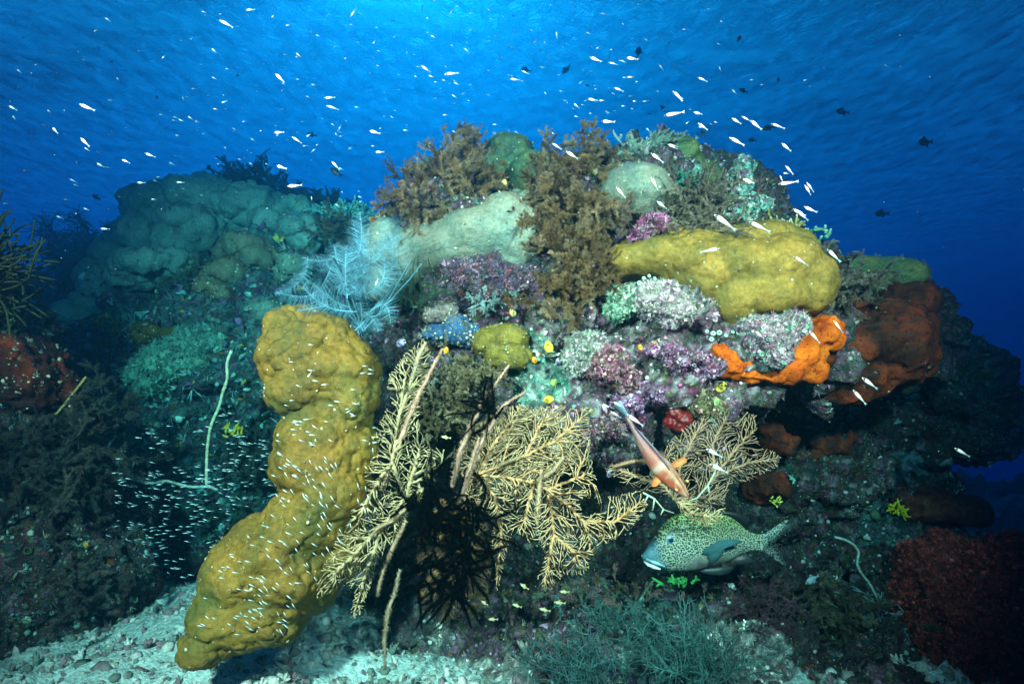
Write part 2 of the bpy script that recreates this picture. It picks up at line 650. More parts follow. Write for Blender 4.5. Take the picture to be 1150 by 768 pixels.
# tubes -------------------------------------------------------------------
def tube(mb, pts, rad, k=5, col=None, cap=True):
    pts = np.asarray(pts, float)
    n = len(pts)
    rad = np.broadcast_to(np.asarray(rad, float), (n,))
    tg = np.gradient(pts, axis=0)
    tg /= np.linalg.norm(tg, axis=1, keepdims=True) + 1e-12
    ref = np.array([.31, .2, .93]) if abs(tg[0, 2]) < .8 else np.array([.9, .3, .1])
    u = np.cross(tg, ref)
    u /= np.linalg.norm(u, axis=1, keepdims=True) + 1e-12
    w_ = np.cross(tg, u)
    a = np.arange(k) / k * 2 * math.pi
    V = pts[:, None] + rad[:, None, None] * (u[:, None] * np.cos(a)[None, :, None] + w_[:, None] * np.sin(a)[None, :, None])
    V = V.reshape(-1, 3)
    i = np.arange(k)
    j = (i + 1) % k
    q = np.concatenate([np.stack([i + o * k, j + o * k, j + (o + 1) * k, i + (o + 1) * k], -1) for o in range(n - 1)])
    tr = None
    if cap:
        V = np.concatenate([V, pts[:1], pts[-1:]])
        tr = np.concatenate([np.stack([j, i, np.full(k, n * k)], -1), np.stack([i + (n - 1) * k, j + (n - 1) * k, np.full(k, n * k + 1)], -1)])
    mb.add(V, tr, q, col)


def spikes(mb, base, tip, wd, col, rng=RNG):
    """many thin three-sided filaments: base (n,3) -> tip (n,3)"""
    n = len(base)
    d = tip - base
    u = np.cross(d, rng.normal(size=(n, 3)))
    u /= np.linalg.norm(u, axis=1, keepdims=True) + 1e-12
    w_ = np.cross(d, u)
    w_ /= np.linalg.norm(w_, axis=1, keepdims=True) + 1e-12
    wd = np.broadcast_to(np.asarray(wd, float), (n,))[:, None]
    V = np.stack([base + u * wd, base - .5 * u * wd + .87 * w_ * wd, base - .5 * u * wd - .87 * w_ * wd, tip], 1)
    o = (np.arange(n) * 4)[:, None]
    t = np.concatenate([o + np.array(x) for x in ([0, 1, 3], [1, 2, 3], [2, 0, 3])])
    col = np.asarray(col, float)
    if col.ndim == 1:
        col = np.tile(col, (n, 1))
    mb.add(V.reshape(-1, 3), t, None, np.repeat(col, 4, 0))


def bend(base, dirv, L, n, wob, rng, droop=0.):
    """a gently curving branch"""
    p = [np.array(base, float)]
    d = np.array(dirv, float)
    d /= np.linalg.norm(d)
    k = rng.normal(size=3) * wob
    for i in range(n):
        d = d + k / n + rng.normal(size=3) * wob * .25 / n ** .5 + np.array([0, 0, -droop / n])
        d /= np.linalg.norm(d)
        p.append(p[-1] + d * L / n)
    return np.array(p)


def plume_bush(mb, base, spread, count, L, fil, fw, cols, rng, up=(0, 0, 1), sub=3, dens=5, wob=.9, flat=1., stem=.0022):
    """feathery hydroid: branches from `base` patch, each a bottle-brush of fine filaments"""
    base = np.asarray(base, float)
    up = np.asarray(up, float)
    B, T, K = [], [], []
    for i in range(count):
        d = rng.normal(size=3)
        d /= np.linalg.norm(d)
        d = d * np.array([1, flat, 1]) + up * rng.uniform(.4, 1.3)
        b0 = base + rng.normal(size=3) * np.asarray(spread)
        l = L * rng.uniform(.45, 1.1)
        main = bend(b0, d, l, 9, wob, rng)
        c = np.array(cols[rng.integers(len(cols))]) * rng.uniform(.75, 1.25)
        brs = [main]
        for s in range(sub):
            j = rng.integers(2, 8)
            dd = main[j] - main[j - 1]
            dd = dd / np.linalg.norm(dd) + rng.normal(size=3) * .55
            brs.append(bend(main[j], dd, l * rng.uniform(.18, .42), 5, wob, rng))
        for br in brs:
            tube(mb, br, np.linspace(stem, stem * .35, len(br)), 3, c * .7, cap=False)
            seg = np.linspace(.12, 1, int(len(br) * dens)) * (len(br) - 1)
            ii = np.clip(seg.astype(int), 0, len(br) - 2)
            fr = (seg - ii)[:, None]
            p = br[ii] * (1 - fr) + br[ii + 1] * fr
            tg = br[ii + 1] - br[ii]
            tg /= np.linalg.norm(tg, axis=1, keepdims=True)
            for r_ in range(3):
                e = rng.normal(size=p.shape)
                e -= (e * tg).sum(1, keepdims=True) * tg
                e /= np.linalg.norm(e, axis=1, keepdims=True)
                fl = fil * rng.uniform(.5, 1.15, (len(p), 1)) * (1.1 - .6 * seg / (len(br) - 1))[:, None]
                B.append(p)
                T.append(p + (e * .8 + tg * .65) * fl)
                K.append(np.tile(c, (len(p), 1)) * rng.uniform(.7, 1.4, (len(p), 1)))
    B, T, K = np.concatenate(B), np.concatenate(T), np.concatenate(K)
    spikes(mb, B, T, fw, K, rng)


def feather(mb, curve, side, plen, space, wd, col, rng, both=True, fwd=.45, k=4):
    """pinnate frond: rachis with fine pinnae on each side, in the plane given by `side`"""
    curve = np.asarray(curve, float)
    n = len(curve)
    L = np.linalg.norm(np.diff(curve, axis=0), axis=1).sum()
    tube(mb, curve, np.linspace(wd * 1.8, wd * .8, n), 3, col, cap=False)
    m = max(4, int(L / space))
    s = np.linspace(.06, .99, m)
    seg = s * (n - 1)
    ii = np.clip(seg.astype(int), 0, n - 2)
    fr = (seg - ii)[:, None]
    p = curve[ii] * (1 - fr) + curve[ii + 1] * fr
    tg = curve[ii + 1] - curve[ii]
    tg /= np.linalg.norm(tg, axis=1, keepdims=True)
    side = np.asarray(side, float)
    e = side - (tg @ side)[:, None] * tg
    e /= np.linalg.norm(e, axis=1, keepdims=True) + 1e-9
    env = (np.sin(np.pi * (.12 + .86 * s)) ** .6)[:, None]
    for sg in ((1, -1) if both else (1,)):
        t = p + (e * sg + tg * fwd + rng.normal(size=p.shape) * .07) * plen * env * rng.uniform(.9, 1.08, (m, 1))
        spikes(mb, p, t, wd, np.asarray(col) * rng.uniform(.8, 1.2, (m, 1)), rng)


# sea fans: space colonisation in the plane of the fan ----------------------
def inpoly(p, poly):
    x, y = p[:, 0], p[:, 1]
    r = np.zeros(len(p), bool)
    j = len(poly) - 1
    for i in range(len(poly)):
        xi, yi = poly[i]
        xj, yj = poly[j]
        r ^= ((yi > y) != (yj > y)) & (x < (xj - xi) * (y - yi) / (yj - yi + 1e-9) + xi)
        j = i
    return r


def colonise(poly, guides, n, step, holes=(), seed=1, gap=1.45, ang=34, fork=.22):
    """branching tree in the fan's plane: side branches leave at an acute angle and fork until they
    reach the outline or another branch"""
    rng = np.random.default_rng(seed)
    poly = np.array(poly, float)
    P, par, D = [], [], []
    cells = {}

    def put(p, pr, d):
        P.append(p)
        par.append(pr)
        D.append(d)
        cells.setdefault((int(p[0] // 4), int(p[1] // 4)), []).append(len(P) - 1)
        return len(P) - 1

    def clear(p, me, r):
        cx_, cy_ = int(p[0] // 4), int(p[1] // 4)
        for i in (-1, 0, 1):
            for j in (-1, 0, 1):
                for k in cells.get((cx_ + i, cy_ + j), ()):
                    if k == me or k == par[me] or par[k] == me or par[k] == par[me]:
                        continue
                    if (P[k][0] - p[0]) ** 2 + (P[k][1] - p[1]) ** 2 < r * r:
                        return False
        return True

    idx, tips = {}, []
    side = 1
    for gde in guides:
        prev = None
        for si, (a, b) in enumerate(zip(gde[:-1], gde[1:])):
            a, b = np.array(a, float), np.array(b, float)
            m = max(1, int(np.linalg.norm(b - a) / step))
            d = (b - a) / np.linalg.norm(b - a)
            for k in range(m + 1):
                base = a + (b - a) * k / m
                key = tuple(np.round(base, 1))
                if key in idx:
                    prev = idx[key]
                    continue
                prev = put(base + (rng.normal(size=2) * step * .25 if 0 < k < m else 0), -1 if prev is None else prev, d)
                idx[key] = prev
                if rng.random() < .95:
                    side = -side
                    t = math.radians(ang * rng.uniform(.8, 1.5)) * side
                    tips.append((prev, np.array([d[0] * math.cos(t) - d[1] * math.sin(t), d[0] * math.sin(t) + d[1] * math.cos(t)]), 0, rng.normal() * .02))
        if prev is not None:
            tips.append((prev, D[prev], 0, 0.))
    rounds = 0
    while len(P) < n:
        if not tips:
            rounds += 1
            if rounds > 5:
                break
            for k in rng.integers(0, len(P), 260):
                t = math.radians(ang * rng.uniform(.8, 1.8)) * (1 if rng.random() < .5 else -1)
                d = D[k]
                tips.append((int(k), np.array([d[0] * math.cos(t) - d[1] * math.sin(t), d[0] * math.sin(t) + d[1] * math.cos(t)]), 0, 0.))
        i = int(rng.integers(max(1, len(tips) * 2 // 3)))
        nd, d, age, cur = tips.pop(i)
        for _ in range(3):
            t = rng.normal() * .13 + cur
            d = np.array([d[0] * math.cos(t) - d[1] * math.sin(t), d[0] * math.sin(t) + d[1] * math.cos(t)])
            q = P[nd] + d * step
            if not inpoly(q[None], poly)[0] or any(inpoly(q[None], h)[0] for h in holes):
                d = None
                break
            if not clear(q, nd, gap if rng.random() < .93 else gap * .4):
                d = None
                break
            nd = put(q, nd, d)
            age += 1
            if rng.random() < fork and age > 1:
                t = math.radians(ang * rng.uniform(.6, 1.2)) * (1 if rng.random() < .5 else -1)
                tips.append((nd, np.array([d[0] * math.cos(t) - d[1] * math.sin(t), d[0] * math.sin(t) + d[1] * math.cos(t)]), 0, -cur))
        if d is not None:
            tips.append((nd, d, age, cur))
    return np.array(P), np.array(par)


def fan(name, label, poly, guides, n, step, depth, mat, col, holes=(), seed=1, rmin=.0016, rpow=2.6, zoff=.015, parent=None, k=4, cat='sea fan', group=None, tip=None):
    P, par = colonise(poly, guides, n, step, holes, seed)
    N = len(P)
    w_ = np.zeros(N)
    ch = np.zeros(N, int)
    for i in range(N):
        if par[i] >= 0:
            ch[par[i]] += 1
    order = np.argsort(-np.arange(N))
    w_[ch == 0] = 1
    for i in order:
        if w_[i] == 0:
            w_[i] = 1
        if par[i] >= 0:
            w_[par[i]] += w_[i]
    r = np.minimum(rmin * w_ ** (1 / rpow), rmin * 4.4)
    d = depth(P[:, 0], P[:, 1]) if callable(depth) else np.full(N, depth)
    rel = np.stack([P[:, 0] * .04, P[:, 1] * .04, np.zeros(N)], -1)
    d = d + zoff * 2 * noise(rel, seed) + zoff * .6 * noise(rel * 5, seed + 2)
    X = at(P[:, 0], P[:, 1], d)
    sel = np.where(par >= 0)[0]
    a, b = X[par[sel]], X[sel]
    ra, rb = np.minimum(r[par[sel]], r[sel] * 1.6), r[sel]
    t = b - a
    t /= np.linalg.norm(t, axis=1, keepdims=True) + 1e-12
    a = a - t * ra[:, None] * .4
    b = b + t * rb[:, None] * .4
    u = np.cross(t, (0.05, 1, .1))
    u /= np.linalg.norm(u, axis=1, keepdims=True) + 1e-12
    v2 = np.cross(t, u)
    an = np.arange(k) / k * 2 * math.pi
    ring = lambda c_, r_: c_[:, None] + r_[:, None, None] * (u[:, None] * np.cos(an)[None, :, None] + v2[:, None] * np.sin(an)[None, :, None])
    V = np.concatenate([ring(a, ra), ring(b, rb)], 1)
    i = np.arange(k)
    j = (i + 1) % k
    q = np.stack([i, j, j + k, i + k], -1)
    if k == 4:
        q = np.concatenate([q, [[4, 5, 6, 7]]])
    off = (np.arange(len(sel)) * 2 * k)[:, None, None]
    cc = np.asarray(col, float)
    base = np.tile(cc, (len(sel), 1)) * (1 + .18 * noise(a * 14, 5))[:, None]
    if tip is not None:
        f = np.clip((w_[sel] - 1) / 6, 0, 1)[:, None]
        base = base * f + np.asarray(tip) * (1 - f)
    mb = MB()
    mb.add(V.reshape(-1, 3), None, (q[None] + off).reshape(-1, 4), np.repeat(base, 2 * k, 0))
    o = mb.build(name, mat, parent=parent)
    if parent is None:
        tag(o, label, cat, group)
    return o

# ================================================================== SETTING
# haze: the sea water itself
m, t = newmat('sea_water')
g = G(t)
v = g.n('VolumePrincipled', i_Density=.45, i_Anisotropy=.81)
v.inputs['Color'].default_value = (.007, .039, .064, 1)
v.inputs['Absorption Color'].default_value = (.0001, .61, .855, 1)
g.out(v.outputs[0], True)
mb = MB()
X0, X1, Y0, Y1, Z0, Z1 = -45, 45, -12, 66, -12, 7.5
mb.add([(X0, Y0, Z0), (X1, Y0, Z0), (X1, Y1, Z0), (X0, Y1, Z0), (X0, Y0, Z1), (X1, Y0, Z1), (X1, Y1, Z1), (X0, Y1, Z1)],
       None, [(0, 3, 2, 1), (4, 5, 6, 7), (0, 1, 5, 4), (1, 2, 6, 5), (2, 3, 7, 6), (3, 0, 4, 7)])
tag(mb.build('haze', m, smooth=False), kind='stuff')

# water surface seen from below
m, t = newmat('water_surface')
g = G(t)
tc = g.n('TexCoord').outputs['Object']
mp = g.n('Mapping', i_Vector=tc)
mp.inputs['Scale'].default_value = (1.5, .9, 1)
mp.inputs['Rotation'].default_value = (0, 0, .15)
n1 = g.noise(mp.outputs[0], 2.1, 6, .62, .6).outputs[0]
b = g.n('Bump', i_Strength=1., i_Distance=1.2, i_Height=n1)
fr = g.n('Fresnel', i_IOR=1.33, i_Normal=b.outputs[0])
tr = g.n('BsdfTransparent')
gl = g.n('BsdfGlossy', i_Roughness=.08, i_Normal=b.outputs[0])
mx = g.n('MixShader', i_0=fr.outputs[0])
t.links.new(tr.outputs[0], mx.inputs[1])
t.links.new(gl.outputs[0], mx.inputs[2])
g.out(mx.outputs[0])
mb = MB()
gx, gy = np.meshgrid(np.linspace(-44, 44, 181), np.linspace(-11, 65, 161), indexing='ij')
p = np.stack([gx.ravel(), gy.ravel(), np.zeros(gx.size)], -1)
p[:, 2] = 7 + .10 * fbm(p * (.5, .9, 1), 3, 4)
ii = (np.arange(180)[:, None] * 161 + np.arange(160)[None]).ravel()
QG = np.stack([ii, ii + 161, ii + 162, ii + 1], -1)
mb.add(p, None, QG)
tag(mb.build('water', m, loc=(0, 0, 7)), kind='structure')

# sea bed: one sheet, dense near the camera, falling away beyond the reef
def warp(n, lo, hi, c, k):
    s = np.linspace(-1, 1, n)
    y = np.sinh(s * k) / math.sinh(k)
    return np.where(y < 0, c + y * (c - lo), c + y * (hi - c))


def ground_z(x, y):
    p = np.stack([x, y, x * 0], -1)
    r = np.hypot(x * .8, y - 1.2)
    z = -.10 * (y - 1.8) * 0 + .05 * fbm(p * 1.3, 3, 1) - 1 / (1 + np.exp(-(y - 6.5) * .7)) * 3.5 - np.clip(r - 5, 0, 30) * .12
    z = z + .16 * np.exp(-((x + 1.05) / .55) ** 2 - ((y - 2.75) / .6) ** 2)
    z = z + .10 * np.clip(-x - .5, 0, 1.2) * np.clip((y - 1.6), 0, 1.5)
    return z


gxs, gys = warp(380, -44, 44, 0, 4.5), warp(380, -11, 65, 1.9, 4.5)
gx, gy = np.meshgrid(gxs, gys, indexing='ij')
p = np.stack([gx.ravel(), gy.ravel(), gx.ravel() * 0], -1)
p[:, 2] = ground_z(p[:, 0], p[:, 1])
near = np.exp(-(p[:, 0] ** 2 + (p[:, 1] - 2) ** 2) / 18)
d1, d2 = worley(p * 16, 2)
p[:, 2] += near * (.035 * fbm(p * 7, 3, 3) + .03 * (.5 - d1) + .012 * fbm(p * 34, 2, 6))
ii = (np.arange(379)[:, None] * 380 + np.arange(379)[None]).ravel()
qg = np.stack([ii, ii + 380, ii + 381, ii + 1], -1)
SAND = np.array([.52, .66, .62])
colr = np.tile(SAND, (len(p), 1)) * (1 + .25 * fbm(p * 5, 3, 9))[:, None]
dk = np.clip(fbm(p * 4, 4, 12) * 2.2 - .35, 0, 1)[:, None]
colr = colr * (1 - dk * .75) + np.array([.10, .11, .10]) * dk * .75
mb = MB()
mb.add(p, None, qg, colr)
M['sand'] = mat_vcol('coral_sand', nscale=55, namp=.45, bump=.012, bscale=90, rough=.9, spec=.1)
gnd = tag(mb.build('seabed', M['sand'], loc=(0, 0, 0)), kind='structure')
# coral rubble on the sand
mb = MB()


def sandcol(p, rng):
    c = np.array([(.62, .62, .56), (.45, .45, .40), (.25, .24, .22), (.68, .66, .62), (.30, .20, .22), (.20, .26, .22)])
    return c[rng.integers(len(c), size=len(p))] * rng.uniform(.7, 1.1, (len(p), 1))


scatter(mb, p, qg, 9000, {'knob': 3, 'finger': 2, 'tall': 1, 'plate': 1}, (.006, .028), sandcol,
        lambda c, n: ((c[:, 0] > -2.6) & (c[:, 0] < 2.6) & (c[:, 1] > 1.1) & (c[:, 1] < 4)).astype(float) * np.exp(-((c[:, 1] - 1.9) / 1.) ** 2), lift=.002)
tag(mb.build('coral_rubble', M['bits']), 'pale coral rubble strewn over the sand', 'rubble', kind='stuff')

# ------------------------------------------------------------------ reef rock
growth = MB()
REEF = [(600, 350, 2.78, 160, 140, .50), (780, 350, 2.70, 150, 115, .50), (690, 265, 2.85, 190, 85, .48), (880, 380, 2.68, 75, 70, .40),
        (990, 375, 2.80, 70, 55, .35), (520, 270, 2.75, 80, 80, .4), (1055, 425, 2.95, 30, 42, .25), (1078, 455, 3.0, 26, 34, .22), (1035, 450, 3.1, 45, 32, .25), (1080, 485, 3.0, 22, 14, .2), (985, 482, 3.1, 70, 30, .3),
        (640, 430, 2.62, 110, 60, .35), (740, 430, 2.60, 120, 70, .38),
        (650, 580, 3.10, 210, 150, .45), (860, 570, 3.20, 190, 130, .45), (910, 530, 3.0, 85, 60, .35), (960, 620, 3.05, 80, 50, .40), (1050, 614, 3.2, 60, 16, .3),
        (480, 500, 3.10, 110, 150, .40), (450, 650, 3.2, 160, 60, .35), (300, 640, 3.6, 120, 60, .3),
        (640, 745, 2.45, 170, 75, .45), (560, 700, 2.55, 90, 50, .3), (760, 720, 2.55, 160, 60, .40), (900, 720, 2.70, 170, 70, .45), (870, 800, 2.15, 200, 48, .35),
        (980, 700, 2.75, 90, 55, .4)]
v, q = mass(px_ells(REEF), .0145, 3)
v = rockify(v, q)
mb = MB()
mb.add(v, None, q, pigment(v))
tag(mb.build('reef', M['rock'], loc=(0, 0, 0)), kind='structure')


def gcol(p, rng):
    c = pigment(p)
    k = rng.random((len(p), 1))
    c = c * rng.uniform(.8, 1.9, (len(p), 1))
    pale = np.array([.50, .50, .46])
    c = np.where(k > .90, pale * rng.uniform(.5, 1.1, (len(p), 1)), c)
    c = np.where((k < .05), np.array([.16, .34, .26]) * rng.uniform(.6, 1.4, (len(p), 1)), c)
    return c


scatter(growth, v, q, 30000, {'knob': 3, 'tall': 2, 'cup': .5, 'finger': 3, 'plate': 2, 'tuft': 3}, (.0028, .012), gcol, front)
scatter(growth, v, q, 700, {'plate': 2, 'finger': 2.5, 'knob': 1}, (.012, .03), gcol, front)

# far left mound of rock
LEFT = [(250, 400, 4.3, 150, 130, .8), (330, 380, 4.0, 110, 110, .7), (150, 420, 4.4, 90, 90, .6), (260, 520, 4.0, 150, 110, .5), (400, 350, 4.1, 90, 90, .5),
        (60, 430, 4.8, 80, 70, .5), (30, 360, 6.0, 60, 40, .6), (-60, 420, 5.0, 120, 90, .8), (370, 520, 3.8, 90, 150, .4), (150, 560, 3.9, 90, 60, .4)]
v, q = mass(px_ells(LEFT), .024, 3)
v = rockify(v, q, 1.5, 1.2, 40)
mb = MB()
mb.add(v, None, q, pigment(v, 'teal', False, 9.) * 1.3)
tag(mb.build('reef_slope', M['rock'], loc=(0, 0, 0)), kind='structure')


def tcol(p, rng):
    c = pigment(p, 'teal', False, 14., 5) * rng.uniform(.8, 3.2, (len(p), 1))
    k = rng.random((len(p), 1))
    return np.where(k > .95, np.array([.5, .34, .04]), c)


scatter(growth, v, q, 17000, {'knob': 2, 'finger': 4, 'plate': 2, 'tuft': 3}, (.009, .032), tcol, front)

# left foreground rock
LF = [(-10, 440, 2.75, 75, 60, .35), (20, 560, 2.6, 90, 90, .35), (70, 660, 2.45, 75, 55, .30), (-20, 660, 2.3, 90, 70, .3), (-40, 500, 2.4, 80, 200, .4), (100, 600, 2.8, 50, 60, .3)]
v, q = mass(px_ells(LF), .0145, 3)
v = rockify(v, q, .9, 1., 80)
mb = MB()
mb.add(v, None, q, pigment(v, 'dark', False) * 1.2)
tag(mb.build('reef_ledge', M['rock'], loc=(0, 0, 0)), kind='structure')


def lcol(p, rng):
    c = pigment(p, 'teal', False, 20., 7) * rng.uniform(.5, 1.8, (len(p), 1))
    k = rng.random((len(p), 1))
    return np.where(k > .9, np.array([.35, .42, .30]), c)


scatter(growth, v, q, 5000, {'knob': 3, 'cup': 1, 'finger': 2, 'tuft': 2, 'plate': 1}, (.005, .016), lcol, front)

# distant reef, faint through the water
FAR = [(30, 380, 9, 120, 30, 1.5), (150, 400, 9.5, 90, 20, 1.5), (1120, 600, 7, 120, 30, 1.2), (1040, 560, 8, 80, 18, 1.0)]
v, q = mass(px_ells(FAR), .08, 3)
v = rockify(v, q, 3, 2, 90)
mb = MB()
mb.add(v, None, q, pigment(v, 'teal', False, 5.))
tag(mb.build('far_reef', M['rock'], loc=(0, 0, 0)), kind='structure')
mb = MB()
rng = np.random.default_rng(123)
n_ = 900
dd = rng.uniform(1.3, 4.5, n_)
c_ = at(rng.uniform(-40, 1190, n_), rng.uniform(0, 768, n_), dd)
off = (np.arange(n_) * len(ICO1[0]))[:, None, None]
rad = rng.uniform(.0006, .0016, n_) * (dd / 2.2)
mb.add((ICO1[0][None] * rad[:, None, None] + c_[:, None, :]).reshape(-1, 3), (ICO1[1][None] + off).reshape(-1, 3), None, (.35, .45, .5))
tag(mb.build('suspended_particles', M['bits'], loc=(0, 0, 0)), 'tiny pale specks drifting in the water', 'particles', kind='stuff')
tag(growth.build('encrusting_growth', M['bits'], loc=(0, 0, 0)), 'small encrusting corals, sponges and algae covering the rock', 'growth', kind='stuff')

# ================================================================== CORALS AND SPONGES
def boulder(name, label, ells, mat, voxel=.011, lumps=((22, .012), (48, .004)), low=.03, lowsc=5, it=5, cat='coral', group=None, colfn=None, seed=0, parent=None, kind=None, rough=0, grow=None):
    v, q = mass(px_ells(ells), voxel, it)
    n = vnormals(v, q)
    h = low * fbm(v * lowsc, 2, seed + 5)
    v = v + n * h[:, None]
    for sc_, am in lumps:
        n = vnormals(v, q)
        p = v * sc_
        p[:, 2] *= 1.25
        d1, d2 = worley(p + .35 * np.stack([fbm(v * sc_ * .7, 1, 3), fbm(v * sc_ * .7, 1, 4), fbm(v * sc_ * .7, 1, 5)], -1), seed)
        v = v + n * (am * (.6 - d1 ** 2) * (.5 + .8 * (noise(v * 6, seed + 2) * .5 + .5)))[:, None]
    if rough:
        n = vnormals(v, q)
        v = v + n * (rough * (fbm(v * 26, 3, seed + 8) + .8 * fbm(v * 9, 2, seed + 3)))[:, None]
    c = np.ones((len(v), 3)) if colfn is None else colfn(v)
    mb = MB()
    mb.add(v, None, q, c)
    o = mb.build(name, mat, parent=parent)
    if grow:
        gm = MB()
        scatter(gm, v, q, grow[0], grow[2], grow[1], grow[3], front)
        tag(gm.build('growth', M['bits'], parent=o), kind='stuff')
    if parent is None:
        tag(o, label, cat, group, kind)
    return o, v, q


def soft(p, sc_=6, a=.18, s=0):
    return (1 + a * fbm(p * sc_, 3, s))[:, None] * np.ones((1, 3))


PALE = lambda p, r: np.array([(.55, .52, .38), (.30, .30, .20), (.14, .12, .08)])[r.integers(3, size=len(p))]
# the tall mustard pillar
boulder('pillar_coral', 'tall mustard yellow lumpy coral pillar standing on the pale sand', [
    (330, 362, 2.02, 27, 21, .11), (352, 385, 1.99, 39, 30, .13), (378, 420, 1.97, 39, 34, .14), (350, 440, 1.97, 39, 32, .14), (345, 400, 1.98, 41, 36, .14),
    (392, 452, 1.96, 26, 41, .13), (363, 490, 1.95, 48, 36, .15), (352, 520, 1.93, 41, 36, .14), (382, 500, 1.95, 32, 41, .13),
    (372, 555, 1.93, 37, 40, .14), (345, 590, 1.90, 44, 38, .15), (310, 615, 1.88, 48, 34, .15), (285, 645, 1.86, 50, 38, .15), (330, 645, 1.86, 44, 43, .14),
    (262, 690, 1.84, 39, 34, .13), (305, 690, 1.84, 35, 32, .13), (240, 722, 1.82, 25, 19, .10), (280, 712, 1.83, 30, 19, .10), (385, 610, 1.95, 17, 32, .1)],
    M['pillar'], .0074, ((9, .014), (23, .017), (44, .013), (80, .004)), .03, 5.5, 18, cat='coral', colfn=lambda v: soft(v, 5, .3), seed=11, grow=(260, (.002, .006), {'knob': 2, 'tuft': 1}, PALE))

ochre_c = lambda v: soft(v, 5, .15)
boulder('boulder_coral', 'broad ochre yellow boulder coral capping the pink and orange crusted reef face', [
    (703, 293, 2.30, 22, 18, .13), (735, 291, 2.30, 36, 20, .18), (775, 298, 2.29, 44, 28, .20), (815, 300, 2.28, 50, 34, .21), (865, 306, 2.26, 48, 36, .21),
    (898, 322, 2.26, 30, 36, .18), (820, 336, 2.27, 30, 32, .18), (860, 336, 2.25, 52, 22, .20), (830, 278, 2.4, 56, 22, .2), (785, 312, 2.28, 34, 28, .18), (895, 345, 2.26, 26, 18, .15), (745, 284, 2.42, 56, 18, .2), (800, 282, 2.42, 60, 24, .22), (868, 296, 2.40, 46, 32, .2), (840, 318, 2.29, 64, 40, .2)],
    M['ochre'], .0085, ((12, .017), (25, .010), (50, .004)), .022, 5, 22, colfn=ochre_c, seed=3, grow=(220, (.002, .007), {'knob': 2, 'tuft': 2}, PALE))
boulder('boulder_coral', 'smooth pale beige green boulder coral below the left brown hydroid bush', [
    (452, 290, 2.38, 26, 30, .14), (485, 278, 2.37, 40, 26, .16), (528, 264, 2.36, 44, 32, .17), (565, 255, 2.38, 32, 34, .16), (578, 285, 2.36, 26, 24, .12), (432, 275, 2.36, 26, 34, .14), (590, 262, 2.38, 22, 26, .12),
    (430, 315, 2.40, 22, 26, .12), (600, 230, 2.5, 30, 30, .12)],
    M['beige'], .0095, ((9, .014), (24, .007), (50, .003)), .03, 5, 14, colfn=lambda v: soft(v, 7, .35), seed=5, grow=(260, (.002, .007), {'knob': 2, 'tuft': 2}, PALE))
boulder('boulder_coral', 'dark green rounded coral mound on the crest between two brown bushes', [
    (573, 180, 2.62, 30, 24, .2), (598, 208, 2.55, 32, 34, .2), (560, 195, 2.62, 26, 20, .18)], M['green'], .0095, ((9, .02), (24, .010)), .03, colfn=lambda v: soft(v, 8, .35), seed=6, grow=(160, (.003, .008), {'knob': 1, 'tuft': 3}, PALE))
boulder('boulder_coral', 'pale beige dome coral under the white feathery hydroid on the crest', [
    (712, 218, 2.40, 36, 27, .16), (725, 235, 2.42, 24, 20, .12)], M['beige'], .0085, ((9, .016), (26, .007)), .03, colfn=lambda v: soft(v, 8, .3), seed=8, grow=(120, (.003, .008), {'knob': 1, 'tuft': 3}, PALE))
boulder('boulder_coral', 'olive green dome coral on the right of the crest behind the white hydroid', [
    (760, 184, 2.66, 30, 22, .2), (785, 200, 2.64, 22, 18, .15)], M['green'], .0095, ((9, .02), (24, .010)), .03, colfn=lambda v: soft(v, 8, .35) * (1.8, 1.4, 1.), seed=9, grow=(160, (.003, .008), {'knob': 1, 'tuft': 3}, PALE))
boulder('boulder_coral', 'green coral cap on top of the big rust brown sponge', [
    (992, 318, 2.56, 38, 26, .22), (960, 312, 2.6, 26, 20, .18), (1016, 332, 2.58, 18, 14, .16)], M['green'], .0090, ((10, .018), (26, .010)), .02, colfn=lambda v: soft(v, 8, .35) * (1.6, 1.3, 1), seed=10, grow=(160, (.003, .008), {'knob': 1, 'tuft': 3}, PALE))
boulder('lobed_coral', 'small olive yellow lobed coral beside the blue sponge', [
    (547, 384, 2.28, 17, 15, .09), (572, 382, 2.27, 24, 17, .1), (580, 400, 2.26, 18, 14, .08), (560, 398, 2.28, 16, 14, .08)], M['olive'], .0062, ((17, .018), (40, .006)), .014, colfn=lambda v: soft(v), seed=12, rough=.006, grow=(160, (.002, .006), {'knob': 2, 'tuft': 2}, PALE))


def rustcol(v):
    k = np.clip((.92 - v[:, 2]) / .22 + .5 * fbm(v * 7, 3, 3), 0, 1)[:, None]
    e = np.clip(fbm(v * 4, 3, 8) * 1.6 + .1, 0, 1)[:, None]
    return .75 + 1.6 * k * np.array([1.6, .9, .6]) + e * .7 * np.array([1.1, .8, .7])


boulder('barrel_sponge', 'large rust brown sponge overhanging at the right end of the reef', [
    (939, 388, 2.44, 40, 40, .22), (984, 384, 2.42, 46, 48, .23), (1014, 392, 2.46, 22, 42, .2), (909, 398, 2.40, 26, 30, .17), (949, 424, 2.42, 46, 24, .18), (984, 415, 2.44, 44, 24, .2), (999, 345, 2.5, 28, 18, .2), (944, 350, 2.46, 30, 14, .18)],
    M['rust'], .0095, ((6, .02), (18, .014), (40, .008)), .04, 5, 2, rough=.012, grow=(90, (.002, .006), {'knob': 2, 'tuft': 2}, PALE), cat='sponge', colfn=rustcol, seed=13)


def orangecol(v):
    return (1 + .35 * fbm(v * 12, 3, 4))[:, None] * np.array([1, 1, 1.])


